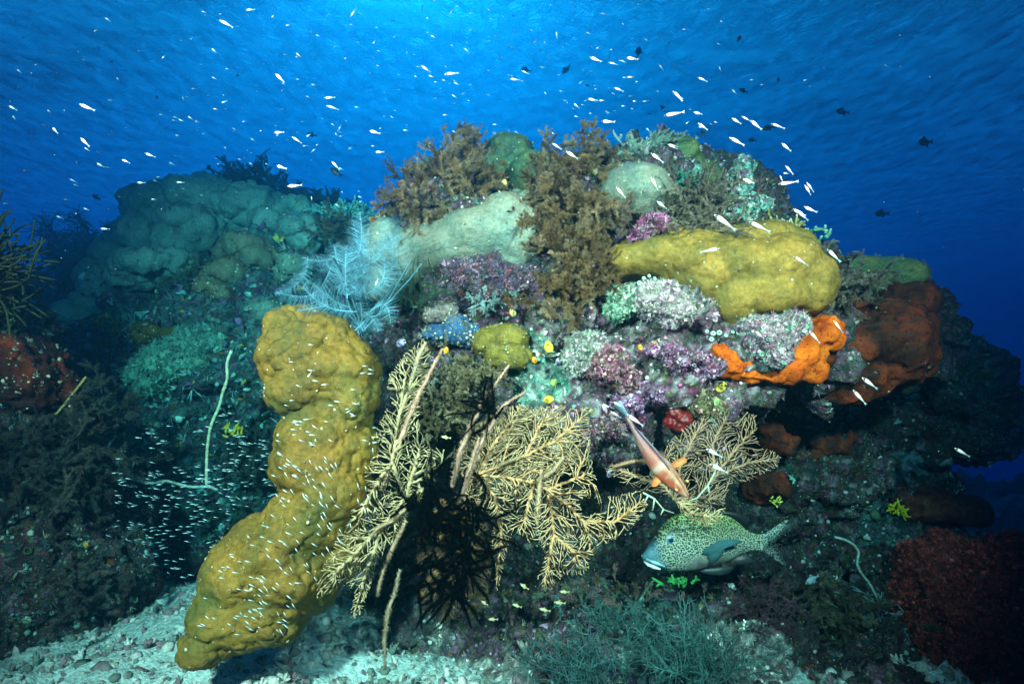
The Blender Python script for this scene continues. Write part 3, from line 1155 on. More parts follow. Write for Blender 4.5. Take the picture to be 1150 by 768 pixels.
ORG = [('bright orange sponge below the ochre coral beside the rust brown sponge', [(922, 376, 2.20, 24, 20, .045), (900, 396, 2.19, 30, 20, .05), (878, 416, 2.19, 26, 15, .045), (852, 423, 2.19, 28, 9, .045), (834, 416, 2.19, 16, 9, .04), (906, 412, 2.2, 20, 14, .045)]),
       ('small orange sponge wedge at the left of the white crusted knob', [(812, 400, 2.20, 18, 11, .05), (828, 410, 2.19, 18, 12, .05), (800, 404, 2.22, 10, 7, .04)]),
       ('dull orange sponge patch in the shade under the ochre coral', [(826, 386, 2.24, 15, 11, .07), (840, 402, 2.22, 13, 10, .06)])]
for l, e in ORG:
    boulder('orange_sponge', l, e, M['orange'], .0062, ((30, .006),), .012, 14, 3, cat='sponge', colfn=orangecol, seed=14, rough=.014, group='orange sponges under the ochre coral')
# dim orange/rust patches in the dark
for l, e in [('rusty orange sponge on the shaded reef wall under the overhang', [(930, 500, 2.79, 18, 10, .1), (915, 512, 2.79, 10, 8, .08), (945, 492, 2.81, 8, 6, .08)]),
             ('small dim orange sponge at the lip of the right overhang', [(1035, 484, 2.95, 11, 7, .08), (1046, 490, 2.97, 7, 6, .06)]),
             ('dark red sponge right of the tan sea fan', [(868, 492, 2.69, 13, 11, .1), (880, 500, 2.69, 8, 8, .08)]),
             ('rust sponge on the dark wall above the spotted fish tail', [(862, 545, 2.73, 16, 13, .12)]),
             ('dark rust sponge at the left edge of the glassfish cave', [(76, 553, 2.45, 10, 16, .06), (72, 575, 2.43, 8, 11, .06)])]:
    boulder('rust_sponge', l, e, M['rust'], .0085, ((20, .012),), .02, 12, 2, rough=.02, cat='sponge', colfn=lambda v: soft(v, 12, .4) * (.75, .6, .6), seed=15, group='rust sponges in the shade')
boulder('white_coral', 'pinkish white crusted coral knob framed by orange sponge', [
    (860, 378, 2.12, 28, 22, .09), (866, 398, 2.11, 17, 14, .07), (848, 368, 2.14, 24, 12, .09), (885, 366, 2.13, 14, 10, .07)], M['rock'], .0062, ((26, .010), (60, .006)), .018, 12, 2,
    colfn=lambda v: pigment(v, 'white', False, 30.) * (1.2, .9, 1.05), seed=16, rough=.006, cat='coral', grow=(1100, (.003, .010), {'knob': 2, 'tuft': 2, 'cup': 1, 'plate': 1}, lambda p, r: np.array([(.6, .45, .5), (.7, .62, .6), (.22, .42, .3), (.45, .2, .32)])[r.integers(4, size=len(p))] * r.uniform(.6, 1.1, (len(p), 1))))
boulder('crusted_ledge', 'purple and red crusted rock ledge below the pale beige coral', [
    (515, 303, 2.32, 22, 12, .10), (545, 310, 2.28, 32, 16, .12), (580, 318, 2.28, 26, 14, .12), (560, 328, 2.28, 30, 10, .1)], M['rock'], .0075, ((20, .014), (50, .007)), .02, 10, 2,
    colfn=lambda v: pigment(v, 'purple', False, 16.) * 1.1, seed=17, cat='rock', rough=.012, grow=(1600, (.003, .011), {'knob': 2, 'tuft': 2, 'finger': 1, 'plate': 1}, lambda p, r: pigment(p, 'purple', False, 16.) * r.uniform(.5, 1.7, (len(p), 1))))
boulder('blue_sponge', 'bright blue sponge left of the small olive coral', [
    (494, 373, 2.29, 24, 8, .04), (513, 370, 2.28, 18, 13, .04), (505, 362, 2.30, 16, 7, .04), (526, 380, 2.29, 7, 7, .03), (480, 377, 2.29, 12, 5, .03)], M['blue'], .005, ((30, .010),), .014, 12, 2, rough=.014, grow=(260, (.002, .007), {'knob': 2, 'tuft': 2}, PALE), cat='sponge', colfn=lambda v: soft(v, 20, .2), seed=18)
boulder('pale_sponge', 'greyish lilac smooth sponge on top of the blue sponge', [
    (493, 353, 2.28, 18, 10, .06), (503, 348, 2.30, 12, 9, .05)], M['beige'], .005, ((24, .008),), .014, colfn=lambda v: soft(v) * (.8, .62, .85), seed=19, rough=.009, grow=(200, (.002, .006), {'knob': 2, 'tuft': 2}, PALE), cat='sponge')
boulder('rust_boulder', 'orange brown sponge covered boulder at the left edge', [
    (18, 412, 2.36, 44, 32, .20), (38, 432, 2.34, 32, 26, .18), (0, 395, 2.4, 34, 20, .18), (-5, 430, 2.36, 30, 28, .15)], M['rust'], .0095, ((9, .02), (30, .008)), .035, 6, 3, cat='rock',
    colfn=lambda v: .35 + 1.5 * np.clip(fbm(v * 9, 3, 6) + .15, 0, 1)[:, None] * np.array([1.5, 1.0, .7]), seed=20, rough=.02, grow=(500, (.003, .009), {'knob': 2, 'tuft': 2}, PALE))

# the red brown lumps behind, bottom right
boulder('red_sponge', 'dark red lumpy sponge lying in front of the open blue water', [
    (998, 553, 3.0, 16, 12, .12), (1012, 566, 2.98, 18, 12, .12), (1045, 568, 2.95, 26, 17, .14), (1072, 572, 2.95, 24, 15, .14), (1094, 574, 2.97, 12, 15, .1)],
    M['maroon'], .012, ((16, .012), (50, .004)), .02, 7, 3, cat='sponge', colfn=lambda v: soft(v, 8, .4) * (1.3, 1.3, 1.), seed=21)
o_, v, q = boulder('soft_coral', 'large dark maroon bushy soft coral in the bottom right corner', [
    (1048, 640, 2.36, 22, 18, .14), (1075, 632, 2.34, 20, 16, .13), (1100, 650, 2.28, 26, 24, .15), (1135, 640, 2.3, 24, 20, .14), (1160, 655, 2.28, 26, 24, .15), (1046, 672, 2.32, 20, 22, .14), (1074, 680, 2.25, 24, 24, .15), (1112, 694, 2.2, 28, 26, .16), (1148, 700, 2.2, 26, 26, .16), (1070, 722, 2.24, 20, 22, .14), (1098, 742, 2.18, 26, 26, .16), (1140, 750, 2.16, 30, 28, .16), (1110, 720, 2.4, 40, 40, .15), (1085, 700, 2.34, 26, 40, .15), (1125, 672, 2.36, 34, 26, .15)],
    M['maroon'], .011, ((13, .05), (30, .022)), .05, 6, 2, rough=.015, seed=22, colfn=lambda v: soft(v, 9, .3))
mb = MB()
scatter(mb, v, q, 9000, {'finger': 3, 'tuft': 6, 'tall': 1}, (.004, .010), lambda p, r: np.array([.30, .042, .036]) * (r.uniform(.4, 1.8, (len(p), 1)) + .5 * (r.random((len(p), 1)) > .97) * np.array([1, 4, 3])), front)
tag(mb.build('polyps', M['bits'], parent=o_), kind='stuff')

# teal corals of the far left mound
TL = [('big lumpy grey green coral crowning the far left mound', [(205, 245, 4.0, 45, 24, .4), (245, 237, 4.0, 50, 22, .4), (290, 243, 3.95, 40, 24, .35), (318, 262, 3.9, 24, 16, .3), (180, 272, 3.95, 36, 26, .35), (150, 292, 3.95, 28, 24, .3), (225, 262, 3.8, 34, 18, .3), (252, 224, 4.0, 36, 16, .3), (128, 318, 3.95, 24, 20, .3)], 'teal', (1, 1, 1)),
      ('round brown tipped plate coral in the middle of the far left mound', [(285, 283, 3.55, 24, 12, .2), (296, 293, 3.52, 20, 10, .18), (268, 290, 3.55, 20, 10, .16)], 'beige', (.9, .8, .6)),
      ('second lower brown plate coral stepping down from the round plate coral', [(258, 308, 3.5, 22, 8, .18), (245, 313, 3.5, 14, 7, .14)], 'beige', (.9, .75, .55)),
      ('smallest brown coral lobe at the foot of the stepped plates', [(238, 326, 3.46, 14, 8, .12), (248, 332, 3.46, 10, 7, .1)], 'beige', (.9, .7, .5)),
      ('long flat teal plate coral on the left shoulder of the far mound', [(180, 302, 3.6, 40, 8, .25), (205, 298, 3.6, 20, 8, .2), (155, 310, 3.62, 20, 9, .2)], 'teal', (1, 1, 1)),
      ('hollowed grey green coral lobe above the stepped plates', [(212, 252, 3.65, 20, 9, .2), (202, 268, 3.62, 12, 18, .15), (226, 262, 3.65, 14, 8, .15)], 'teal', (.9, .9, .9)),
      ('flat green coral shelf at the right of the far mound', [(338, 241, 3.8, 24, 8, .2), (352, 246, 3.8, 16, 6, .2)], 'teal', (1, 1.1, 1)),
      ('rounded teal coral shelf just left of the blue feathery hydroid', [(340, 262, 3.6, 18, 9, .2), (352, 272, 3.6, 18, 9, .16)], 'teal', (1, 1, 1)),
      ('low teal coral plates tilting down the left flank of the mound', [(120, 345, 3.9, 26, 9, .2), (104, 356, 3.9, 22, 9, .2), (140, 335, 3.9, 16, 8, .2)], 'teal', (1.1, 1.2, 1.2)),
      ('olive brown flat coral on the dark face of the far mound', [(185, 374, 3.5, 28, 6, .15), (205, 378, 3.5, 14, 5, .12)], 'olive', (.6, .6, .6)),
      ('small rounded coral in front of the crest of the far mound', [(330, 300, 3.4, 12, 8, .12), (322, 308, 3.4, 10, 6, .1)], 'teal', (.8, .8, .7)),
      ('pale green coral clump on the slope above the white whip coral', [(190, 410, 3.4, 28, 20, .15), (170, 425, 3.4, 22, 14, .15), (215, 405, 3.4, 20, 12, .12)], 'teal', (.9, 1.1, .9)),
      ('pale cyan coral clump beside the olive flat coral', [(228, 388, 3.4, 20, 9, .12), (246, 380, 3.4, 14, 8, .1)], 'teal', (1., 1.15, 1.1)),
      ('grey dome coral low on the left of the pillar', [(300, 350, 3.3, 12, 6, .1), (296, 356, 3.3, 10, 5, .08)], 'teal', (.7, .7, .7))]
for i, (l, e, mm, k) in enumerate(TL):
    boulder('plate_coral' if 'plate' in l or 'shelf' in l or 'flat' in l else 'lobed_coral', l, e, M[mm], .014, ((8, .05), (17, .036), (34, .018)), .03, 4, 2, rough=.022 if 'clump' in l else .011, grow=(1600, (.006, .018), {'finger': 3, 'tuft': 2}, lambda p, r: np.array([.12, .28, .22]) * r.uniform(.4, 1.8, (len(p), 1))) if 'clump' in l else (160, (.004, .010), {'knob': 2, 'tuft': 2}, PALE),
            colfn=lambda v, k=k: soft(v, 5, .25) * np.array(k), seed=30 + i, group='corals of the far left mound')

# crest pieces at the right: crusted spire, branching coral, leafy coral
o_, v, q = boulder('crusted_spire', 'knobbly encrusted rock spire rising from the crest with white knobs', [
    (829, 236, 2.45, 18, 22, .1), (832, 208, 2.46, 10, 18, .06), (836, 188, 2.46, 6, 10, .04), (846, 238, 2.46, 14, 14, .08), (816, 245, 2.44, 14, 12, .08)], M['rock'], .0068, ((24, .016), (50, .009)), .02, 9, 2,
    colfn=lambda v: pigment(v, 'teal', False, 22.) * 1.4, seed=50, cat='rock')
mb = MB()
scatter(mb, v, q, 700, {'knob': 3, 'tall': 2, 'cup': 2, 'finger': 1}, (.006, .016), lambda p, r: np.array([(.55, .6, .5), (.2, .4, .34), (.3, .16, .25), (.12, .28, .22)])[r.integers(4, size=len(p))] * r.uniform(.6, 1.1, (len(p), 1)), front)
tag(mb.build('growth', M['bits'], parent=o_), kind='stuff')


def branching(name, label, base, spread, n, L, r, col, mat, seed=0, up=(0, 0, 1), cat='coral', tipcol=None, levels=2, wob=.35, flat=1.):
    rng = np.random.default_rng(seed)
    mb = MB()

    def grow(b, d, l, rad, lev):
        p = bend(b, d, l, 5, wob, rng)
        rr = np.linspace(rad, rad * .65, 6)
        cc = np.asarray(col) * rng.uniform(.8, 1.15)
        tc_ = np.asarray(tipcol if tipcol is not None else col)
        f = np.linspace(0, 1, 6)[:, None] ** 2 if lev == 0 else np.zeros((6, 1))
        cv = cc * (1 - f) + tc_ * f
        cv = np.concatenate([np.repeat(cv, 6, 0), cv[:1], cv[-1:]])
        p2 = p.copy()
        tube(mb, p2, rr, 6, cv)
        if lev > 0:
            for _ in range(rng.integers(2, 4)):
                j = rng.integers(2, 6)
                dd = p[j] - p[j - 1]
                dd = dd / np.linalg.norm(dd) + rng.normal(size=3) * .6
                grow(p[j], dd, l * .62, rad * .75, lev - 1)

    for _ in range(n):
        d = rng.normal(size=3) * (.6, .6 * flat, .5) + np.array(up)
        grow(np.asarray(base) + rng.normal(size=3) * np.asarray(spread), d, L * rng.uniform(.7, 1.1), r, levels)
    return tag(mb.build(name, mat), label, cat)


branching('branching_coral', 'yellowish branching coral with pale finger tips on the right crest', at(877, 262, 2.4), (.035, .03, .01), 16, .065, .0075, (.34, .25, .05), M['bits'], 51, tipcol=(.62, .62, .42), levels=1)
branching('branching_coral', 'grey green stubby branching coral under the white hydroid', at(905, 275, 2.42), (.03, .03, .04), 22, .035, .009, (.12, .34, .26), M['bits'], 52, up=(.5, -.5, .3), tipcol=(.35, .6, .48), levels=1)
branching('branching_coral', 'small pale finger coral at the edge of the glassfish cave', at(128, 530, 2.75), (.04, .03, .02), 18, .04, .006, (.25, .42, .36), M['bits'], 53, tipcol=(.5, .65, .55), levels=1)
branching('branching_coral', 'pale blue thin branching coral low on the dark slope at the right', at(1000, 700, 2.45), (.05, .03, .02), 18, .09, .004, (.14, .26, .30), M['bits'], 54, levels=2)
branching('table_coral', 'flat topped teal table coral between the far mound and the reef', at(385, 245, 3.6), (.07, .035, .005), 110, .07, .010, (.12, .34, .28), M['bits'], 55, tipcol=(.2, .5, .42), levels=1)
branching('yellow_coral', 'small bright yellow branching coral by the dark red sponge', at(1005, 573, 2.8), (.02, .02, .012), 16, .035, .006, (.75, .55, .02), M['bits'], 56, up=(-.3, -.8, .4), levels=1)
branching('yellow_coral', 'tiny yellow cup coral cluster on the wall above the spotted fish tail', at(871, 563, 2.5), (.012, .012, .01), 12, .018, .004, (.62, .60, .10), M['bits'], 57, up=(.2, -1, .2), levels=0)
branching('yellow_sponge', 'yellow sponge lump on the far mound beside the blue hydroid', at(312, 270, 3.5), (.012, .012, .006), 12, .03, .012, (.55, .5, .1), M['bits'], 58, levels=0)
branching('yellow_sponge', 'thin yellow branching sponge on the face of the far mound', at(128, 372, 3.6), (.025, .02, .01), 18, .07, .006, (.36, .28, .03), M['bits'], 59, levels=1)
branching('yellow_sponge', 'yellow finger sponge low in the glassfish cave near the pillar', at(263, 488, 2.9), (.02, .02, .01), 10, .03, .007, (.5, .42, .04), M['bits'], 60, levels=1)
branching('green_algae', 'bright green leafy algae patch just under the spotted fish', at(765, 652, 2.25), (.035, .03, .006), 16, .03, .007, (.04, .26, .06), M['bits'], 61, levels=1)

# mushroom-cap cup corals under the edge of the ochre coral
cups = [(657 + i * 0 + x, y) for i, (x, y) in enumerate([(61, 318), (66, 313), (72, 310), (78, 313), (84, 319), (90, 325), (97, 330), (104, 337), (55, 324), (74, 322), (80, 328), (62, 329), (137, 372), (144, 375), (151, 374), (158, 377), (166, 373), (173, 374), (142, 381)])]
pv, pt, pq = PROTOS['cup'][0]
cupme = None
rng = np.random.default_rng(5)
for x, y in cups:
    c0 = at(x, y, 2.17 if x < 780 else 2.16)
    if cupme is None:
        mb = MB()
        a = np.linspace(0, 2 * math.pi, 13)[:-1]
        ring = lambda r, z: np.stack([r * np.cos(a), r * np.sin(a), np.full(12, z)], -1) * .0105
        V = np.concatenate([ring(.55, -1.8), ring(.8, -.3), ring(1, .25), ring(.88, .6), ring(.5, .62), ring(.28, .25)])
        i = np.arange(12)
        j = (i + 1) % 12
        cc = np.repeat(np.array([(.08, .2, .13), (.12, .32, .22), (.2, .46, .34), (.5, .66, .55), (.55, .7, .6), (.06, .15, .1)]), 12, 0)
        mb.add(V, np.stack([i + 60, j + 60, np.full(12, 60)], -1)[1:-1], np.concatenate([np.stack([i + k * 12, j + k * 12, j + k * 12 + 12, i + k * 12 + 12], -1) for k in range(5)]), cc)
        o = mb.build('cup_coral', M['bits'], loc=(0, 0, 0))
        cupme = o
    else:
        o = cupme.copy()
        C.objects.link(o)
    o.location = c0
    dv = Vector((rng.normal() * .3, -1, .35 + rng.normal() * .3))
    o.rotation_euler = dv.to_track_quat('Z', 'Y').to_euler()
    o.scale = (rng.uniform(.55, 1.05),) * 3
    tag(o, 'small pale green cup coral in the row along the arched edge of the ochre coral' if x < 780 else 'rounded green cup coral in the row between the ochre coral and the orange sponge',
        'cup coral', 'cup corals along the arched edge' if x < 780 else 'cup corals above the orange sponge')


# tunicates ---------------------------------------------------------------
def tunicate(label, px, py, d, s, col, col2, spotted=False, lying=0., cat='tunicate'):
    rng = np.random.default_rng(int(px))
    mb = MB()
    prof = [(.35, 0), (.75, .25), (1, .8), (.95, 1.4), (.7, 1.9), (.5, 2.1), (.58, 2.35), (.40, 2.3), (.28, 1.9)]
    k = 14
    a = np.arange(k) / k * 2 * math.pi
    V = np.concatenate([np.stack([r * np.cos(a) * (1 + .06 * np.sin(3 * a + z)), r * np.sin(a) * .8, np.full(k, z)], -1) for r, z in prof]) * s
    V += s * .10 * np.stack([noise(V / s * 1.3, 1), noise(V / s * 1.3, 2), noise(V / s * 1.3, 3)], -1)
    sp = noise(V / s * 2.6 + px, 4) > (.12 if spotted else .6)
    cc = np.where(sp[:, None], np.array(col2), np.array(col))
    cc[-k:] = np.array(col2) * .5
    i = np.arange(k)
    j = (i + 1) % k
    mb.add(V, None, np.concatenate([np.stack([i + q_ * k, j + q_ * k, j + q_ * k + k, i + q_ * k + k], -1) for q_ in range(len(prof) - 1)]), cc)
    o = mb.build('tunicate', M['skin'], loc=(0, 0, 0))
    mb = MB()
    a2 = np.linspace(0, 2 * math.pi, 9)[:-1]
    V = np.concatenate([np.stack([r * np.cos(a2), np.full(8, y_), r * np.sin(a2) + 1.25], -1) for r, y_ in ((.42, -.55), (.34, -1.1), (.40, -1.2), (.22, -1.15), (.15, -.8))]) * s
    i = np.arange(8)
    j = (i + 1) % 8
    o2 = MB()
    o2.add(V, None, np.concatenate([np.stack([i + q_ * 8, j + q_ * 8, j + q_ * 8 + 8, i + q_ * 8 + 8], -1) for q_ in range(4)]), np.concatenate([np.tile(col, (24, 1)), np.tile(np.array(col2) * .5, (16, 1))]))
    s2 = o2.build('siphon', M['skin'], parent=o, loc=None)
    o.location = at(px, py, d) - np.array([0, 0, s * .9])
    o.rotation_euler = (R(rng.uniform(-10, 25)), R(lying + rng.uniform(-20, 20)), rng.uniform(-.6, .6))
    tag(o, label, cat, 'tunicates on the reef')


YE, OR = (.85, .55, .05), (.85, .30, .02)
tunicate('large yellow tunicate among the green cup corals left of centre', 617, 391, 2.2, .017, YE, (.3, .1, .05))
tunicate('orange tunicate just below the large yellow tunicate', 601, 405, 2.2, .010, OR, (.5, .1, .02))
tunicate('dark purple and white tunicate right of the large yellow one', 626, 407, 2.2, .011, (.5, .42, .55), (.06, .02, .1), True)
tunicate('yellow ring shaped tunicate above the big tan sea fan', 611, 445, 2.22, .015, YE, (.25, .12, .03), lying=70)
tunicate('round green leaf like tunicate above the big tan sea fan', 619, 429, 2.22, .012, (.30, .5, .10), (.15, .3, .05), lying=50)
tunicate('left of the two orange tunicates on the pink rock face', 720, 391, 2.2, .009, OR, (.5, .35, .03), True)
tunicate('right of the two orange tunicates on the pink rock face', 736, 389, 2.2, .011, OR, (.55, .35, .03), True)
tunicate('small orange ball tunicate at the tip of the left fan stalk', 500, 394, 2.12, .009, (.9, .38, .02), (.7, .2, .02))
tunicate('yellow and white tunicate beneath the hanging brown bush', 577, 352, 2.2, .012, (.75, .6, .2), (.12, .1, .08), True)
tunicate('pale yellow tunicate on the crest between the two brown bushes', 566, 207, 2.38, .012, (.85, .6, .15), (.7, .35, .05))
tunicate('yellow tunicate with black blotches below the ochre coral', 805, 434, 2.2, .017, (.8, .55, .06), (.02, .015, .01), True, lying=60)
tunicate('pale yellow green tunicate left of the blotched yellow tunicate', 789, 441, 2.2, .016, (.65, .55, .25), (.6, .25, .2), True)
tunicate('lime green tunicate under the blotched yellow tunicate', 800, 451, 2.2, .013, (.35, .55, .18), (.2, .4, .1), lying=70)
tunicate('small yellow spotted tunicate on the face of the rust brown sponge', 1033, 382, 2.28, .013, (.72, .68, .06), (.05, .06, .02), True, lying=80)
tunicate('purple and white tunicate beside the blue sponge', 446, 383, 2.25, .015, (.55, .5, .6), (.12, .05, .3), True, lying=60)
tunicate('purple and white tunicate beside the big tan fan tips', 683, 532, 2.2, .012, (.6, .5, .55), (.1, .03, .12), True)
tunicate('black and yellow tunicate left of the red fish', 729, 512, 2.2, .010, (.03, .03, .02), (.6, .5, .05), True)
tunicate('white tunicate with a hole on the far left mound', 155, 286, 3.5, .028, (.35, .6, .55), (.1, .2, .2), lying=70)
tunicate('yellow tunicate on the dark left slope beside the cave', 97, 612, 2.3, .010, (.7, .4, .04), (.1, .05, .02), True)
boulder('lumpy_tunicate', 'dark red lumpy tunicate cluster above the tan sea fan', [
    (757, 463, 2.24, 8, 7, .03), (768, 470, 2.23, 9, 8, .03), (762, 478, 2.24, 8, 6, .03), (752, 474, 2.25, 6, 6, .03)], M['skin'], .004, ((55, .012),), .006, 20, 2, cat='tunicate', rough=.003, colfn=lambda v: np.array([.20, .012, .012]) * (1 + .5 * fbm(v * 60, 2, 3))[:, None], seed=77)
# crusted heads that break up the pink rock face
HEADS = [('white and pink speckled coral head under the arch of the ochre coral', [(735, 336, 2.18, 26, 18, .09), (755, 348, 2.18, 18, 14, .08)], 'white', (1.1, .95, 1.0)),
         ('lilac crusted ledge sloping down to the right below the two orange tunicates', [(770, 404, 2.17, 30, 10, .09), (745, 396, 2.18, 20, 9, .08), (795, 412, 2.18, 16, 9, .07)], 'pink', (1.25, .95, 1.35)),
         ('rosy crusted head in the middle of the pink rock face', [(683, 412, 2.18, 20, 16, .09), (700, 425, 2.18, 16, 12, .08)], 'pink', (1.2, .8, .9)),
         ('pale grey crusted head left of the rosy one', [(655, 388, 2.20, 18, 16, .09), (648, 405, 2.2, 12, 12, .07)], 'white', (.75, .8, .75)),
         ('purple crusted bump low on the pink rock face by the red tunicates', [(725, 440, 2.22, 22, 12, .09), (705, 450, 2.22, 14, 10, .08)], 'pink', (1.1, .8, 1.3)),
         ('green and white crusted rim just under the left end of the ochre coral', [(700, 335, 2.2, 16, 14, .08), (690, 350, 2.2, 12, 10, .07)], 'cup', (.8, .8, .7)),
         ('pinkish crusted head at the top of the tan fan, above the red fish', [(680, 478, 2.28, 18, 14, .09), (665, 490, 2.3, 12, 10, .08)], 'pink', (1.1, .9, .95)),
         ('maroon crusted lump behind the tip of the red fish tail', [(712, 470, 2.30, 14, 14, .08)], 'purple', (1.5, .9, 1.2)),
         ('magenta crusted rock between the pale beige dome and the ochre coral', [(735, 258, 2.3, 18, 10, .08), (722, 265, 2.3, 12, 8, .07)], 'pink', (1.2, .6, 1.0)),
         ('yellow green crusted knob hanging below the blotched yellow tunicate', [(783, 452, 2.26, 14, 12, .08), (797, 460, 2.27, 12, 10, .07)], 'mixed', (1.5, 1.6, .8))]
for i, (l, e, pl, k) in enumerate(HEADS):
    cf_ = lambda v, pl=pl, k=k: pigment(v, pl, False, 34.) * np.array(k)
    boulder('encrusted_coral', l, e, M['rock'], .0062, ((24, .014), (60, .008)), .02, 12, 2, colfn=cf_, seed=90 + i, rough=.010, cat='coral', group='crusted heads on the reef face',
            grow=(700, (.0025, .009), {'knob': 2, 'tuft': 3, 'plate': 1, 'finger': 1}, lambda p, r, pl=pl, k=k: pigment(p, pl, False, 40.) * np.array(k) * r.uniform(.6, 1.7, (len(p), 1))))

# ================================================================== HYDROID BUSHES
BR = [(.22, .125, .055), (.27, .165, .08), (.15, .085, .04), (.31, .21, .12)]


def bush(name, label, px, py, d, spread, count, L, up=(0, 0, 1), cols=BR, fil=.022, fw=.0013, seed=0, sub=3, dens=4.5, wob=.8, flat=1., cat='hydroid', group=None, extra=()):
    rng = np.random.default_rng(seed)
    mb = MB()
    fil, dens, fw, sub = fil * .8, dens * 1.15, fw * .7, sub + 3
    plume_bush(mb, at(px, py, d), spread, count, L, fil, fw, cols, rng, up, sub, dens, wob, flat)
    for (ex, ey, ed, es, ec, el, eu) in extra:
        plume_bush(mb, at(ex, ey, ed), es, ec, el, fil, fw, cols, rng, eu, sub, dens, wob, flat)
    return tag(mb.build(name, M['bush'], smooth=False), label, cat, group)


GB = 'brown hydroid bushes on the reef crest'
bush('hydroid_bush', 'tall brown hydroid bush on the left crest of the reef', 503, 225, 2.42, (.06, .06, .04), 95, .18, (-.05, -.1, .5), seed=1, group=GB,
     extra=[(470, 232, 2.36, (.05, .05, .03), 45, .16, (-.7, -.2, .1)), (520, 180, 2.44, (.035, .04, .04), 34, .15, (.1, 0, .9)), (545, 215, 2.4, (.03, .04, .03), 8, .09, (.7, -.2, .1))])
bush('hydroid_bush', 'largest brown hydroid bush hanging down the centre of the reef', 632, 255, 2.26, (.08, .05, .10), 110, .14, (0, -.5, .0), seed=2, group=GB,
     extra=[(628, 212, 2.34, (.06, .05, .04), 50, .13, (0, -.1, .6)), (640, 310, 2.2, (.08, .03, .06), 60, .15, (0, -.4, -.6)), (596, 235, 2.3, (.03, .04, .05), 18, .09, (-.3, -.3, .1)), (614, 185, 2.4, (.012, .02, .02), 10, .12, (-.1, 0, 1.2))])
bush('hydroid_bush', 'brown hydroid bush on the crest just left of the white hydroid', 662, 186, 2.42, (.045, .05, .03), 60, .12, (.1, 0, .5), seed=3, group=GB,
     extra=[(685, 215, 2.4, (.03, .03, .03), 25, .1, (.4, -.2, .2))])
bush('hydroid_bush', 'low brown hydroid tuft in front of the pale beige dome', 688, 246, 2.3, (.03, .03, .02), 26, .07, (0, -.3, .4), seed=4, group=GB, cols=[(.24, .16, .12), (.3, .21, .16)])
bush('hydroid_bush', 'spiky grey brown hydroid bush right of the pale beige dome', 780, 235, 2.34, (.06, .05, .04), 85, .15, (.05, -.25, .5), seed=5, group=GB, cols=[(.27, .21, .15), (.33, .26, .19), (.2, .15, .1)], fil=.012, wob=1.1,
     extra=[(760, 250, 2.26, (.05, .03, .03), 28, .12, (-.3, -.5, -.1)), (800, 265, 2.24, (.04, .03, .02), 22, .12, (.6, -.4, -.1))])
bush('hydroid_bush', 'small dark hydroid tuft between the encrusted spire and branching coral', 852, 262, 2.38, (.05, .04, .02), 50, .085, (.1, -.1, .5), seed=6, group=GB, fil=.012, cols=[(.17, .13, .09), (.22, .17, .12)])
bush('hydroid_bush', 'dark grey hydroid bush between the ochre coral and the rust sponge', 948, 328, 2.28, (.05, .05, .05), 95, .11, (.1, -.35, .15), seed=7, group=GB, fil=.014, cols=[(.17, .15, .12), (.12, .09, .075), (.22, .19, .16)], wob=1.1)
bush('hydroid_bush', 'drab brown hydroid tangle behind the left sea fan', 505, 455, 2.22, (.07, .03, .09), 80, .12, (0, -.2, .1), seed=8, cols=[(.26, .20, .11), (.2, .15, .08), (.32, .26, .16)], fil=.013, wob=1.5,
     extra=[(530, 425, 2.22, (.05, .03, .03), 30, .09, (-.2, -.2, .3))])
bush('white_hydroid', 'white feathery hydroid standing on the crest of the reef', 712, 185, 2.5, (.05, .03, .03), 46, .15, (.1, 0, .7), seed=9, cols=[(.50, .60, .50), (.38, .50, .42)], fil=.016,
     extra=[(735, 170, 2.5, (.02, .02, .02), 12, .12, (.5, 0, .9))])
bush('white_hydroid', 'teal green feathery tuft below the white hydroid', 752, 208, 2.45, (.05, .03, .03), 45, .09, (.1, -.2, .4), seed=10, cols=[(.12, .36, .27), (.16, .44, .34)], fil=.012)
bush('small_hydroid', 'small pale cyan hydroid tuft on the purple ledge', 548, 340, 2.2, (.02, .02, .012), 26, .065, (0, -.3, .4), seed=11, cols=[(.32, .45, .45), (.25, .38, .38)], fil=.009, extra=[(578, 326, 2.2, (.01, .01, .02), 12, .05, (.2, -.3, .4))])
bush('small_hydroid', 'small grey brown hydroid tuft at the left foot of the left bush', 432, 262, 2.34, (.03, .02, .03), 26, .07, (-.3, -.2, .2), seed=12, cols=[(.22, .17, .12)], fil=.010)
GL = 'dark feathery bushes of the left foreground'
DK = [(.045, .06, .055), (.08, .08, .065), (.035, .04, .036)]
bush('hydroid_bush', 'large dark grey feathery bush at the left edge below the rust boulder', 25, 520, 2.25, (.12, .08, .08), 120, .19, (0, -.2, .4), seed=13, cols=DK, group=GL, fil=.024,
     extra=[(80, 540, 2.3, (.06, .05, .05), 50, .15, (.2, -.2, .1))])
bush('hydroid_bush', 'dark feathery bush right of the rust boulder with one yellow stalk', 90, 462, 2.5, (.09, .06, .04), 60, .14, (.3, -.1, .5), seed=14, cols=DK, group=GL, fil=.026)
bush('hydroid_bush', 'dark feathery bush low on the left above the pale sand', 85, 650, 2.2, (.10, .06, .04), 60, .12, (.3, -.3, .2), seed=15, cols=[(.09, .08, .07), (.07, .09, .09)], group=GL, fil=.02)
GF = 'dark bushes on the far mound skyline'
FK = [(.035, .05, .035), (.05, .06, .04)]
bush('hydroid_bush', 'dark pointed bush on top of the far left mound', 272, 212, 3.9, (.10, .06, .03), 130, .20, (-.1, 0, .4), seed=16, cols=FK, group=GF, fil=.022, fw=.0022)
bush('hydroid_bush', 'lower dark bush right of the pointed bush on the far mound', 335, 230, 3.9, (.13, .06, .02), 120, .15, (.1, 0, .3), seed=17, cols=FK, group=GF, fil=.02, fw=.0022)
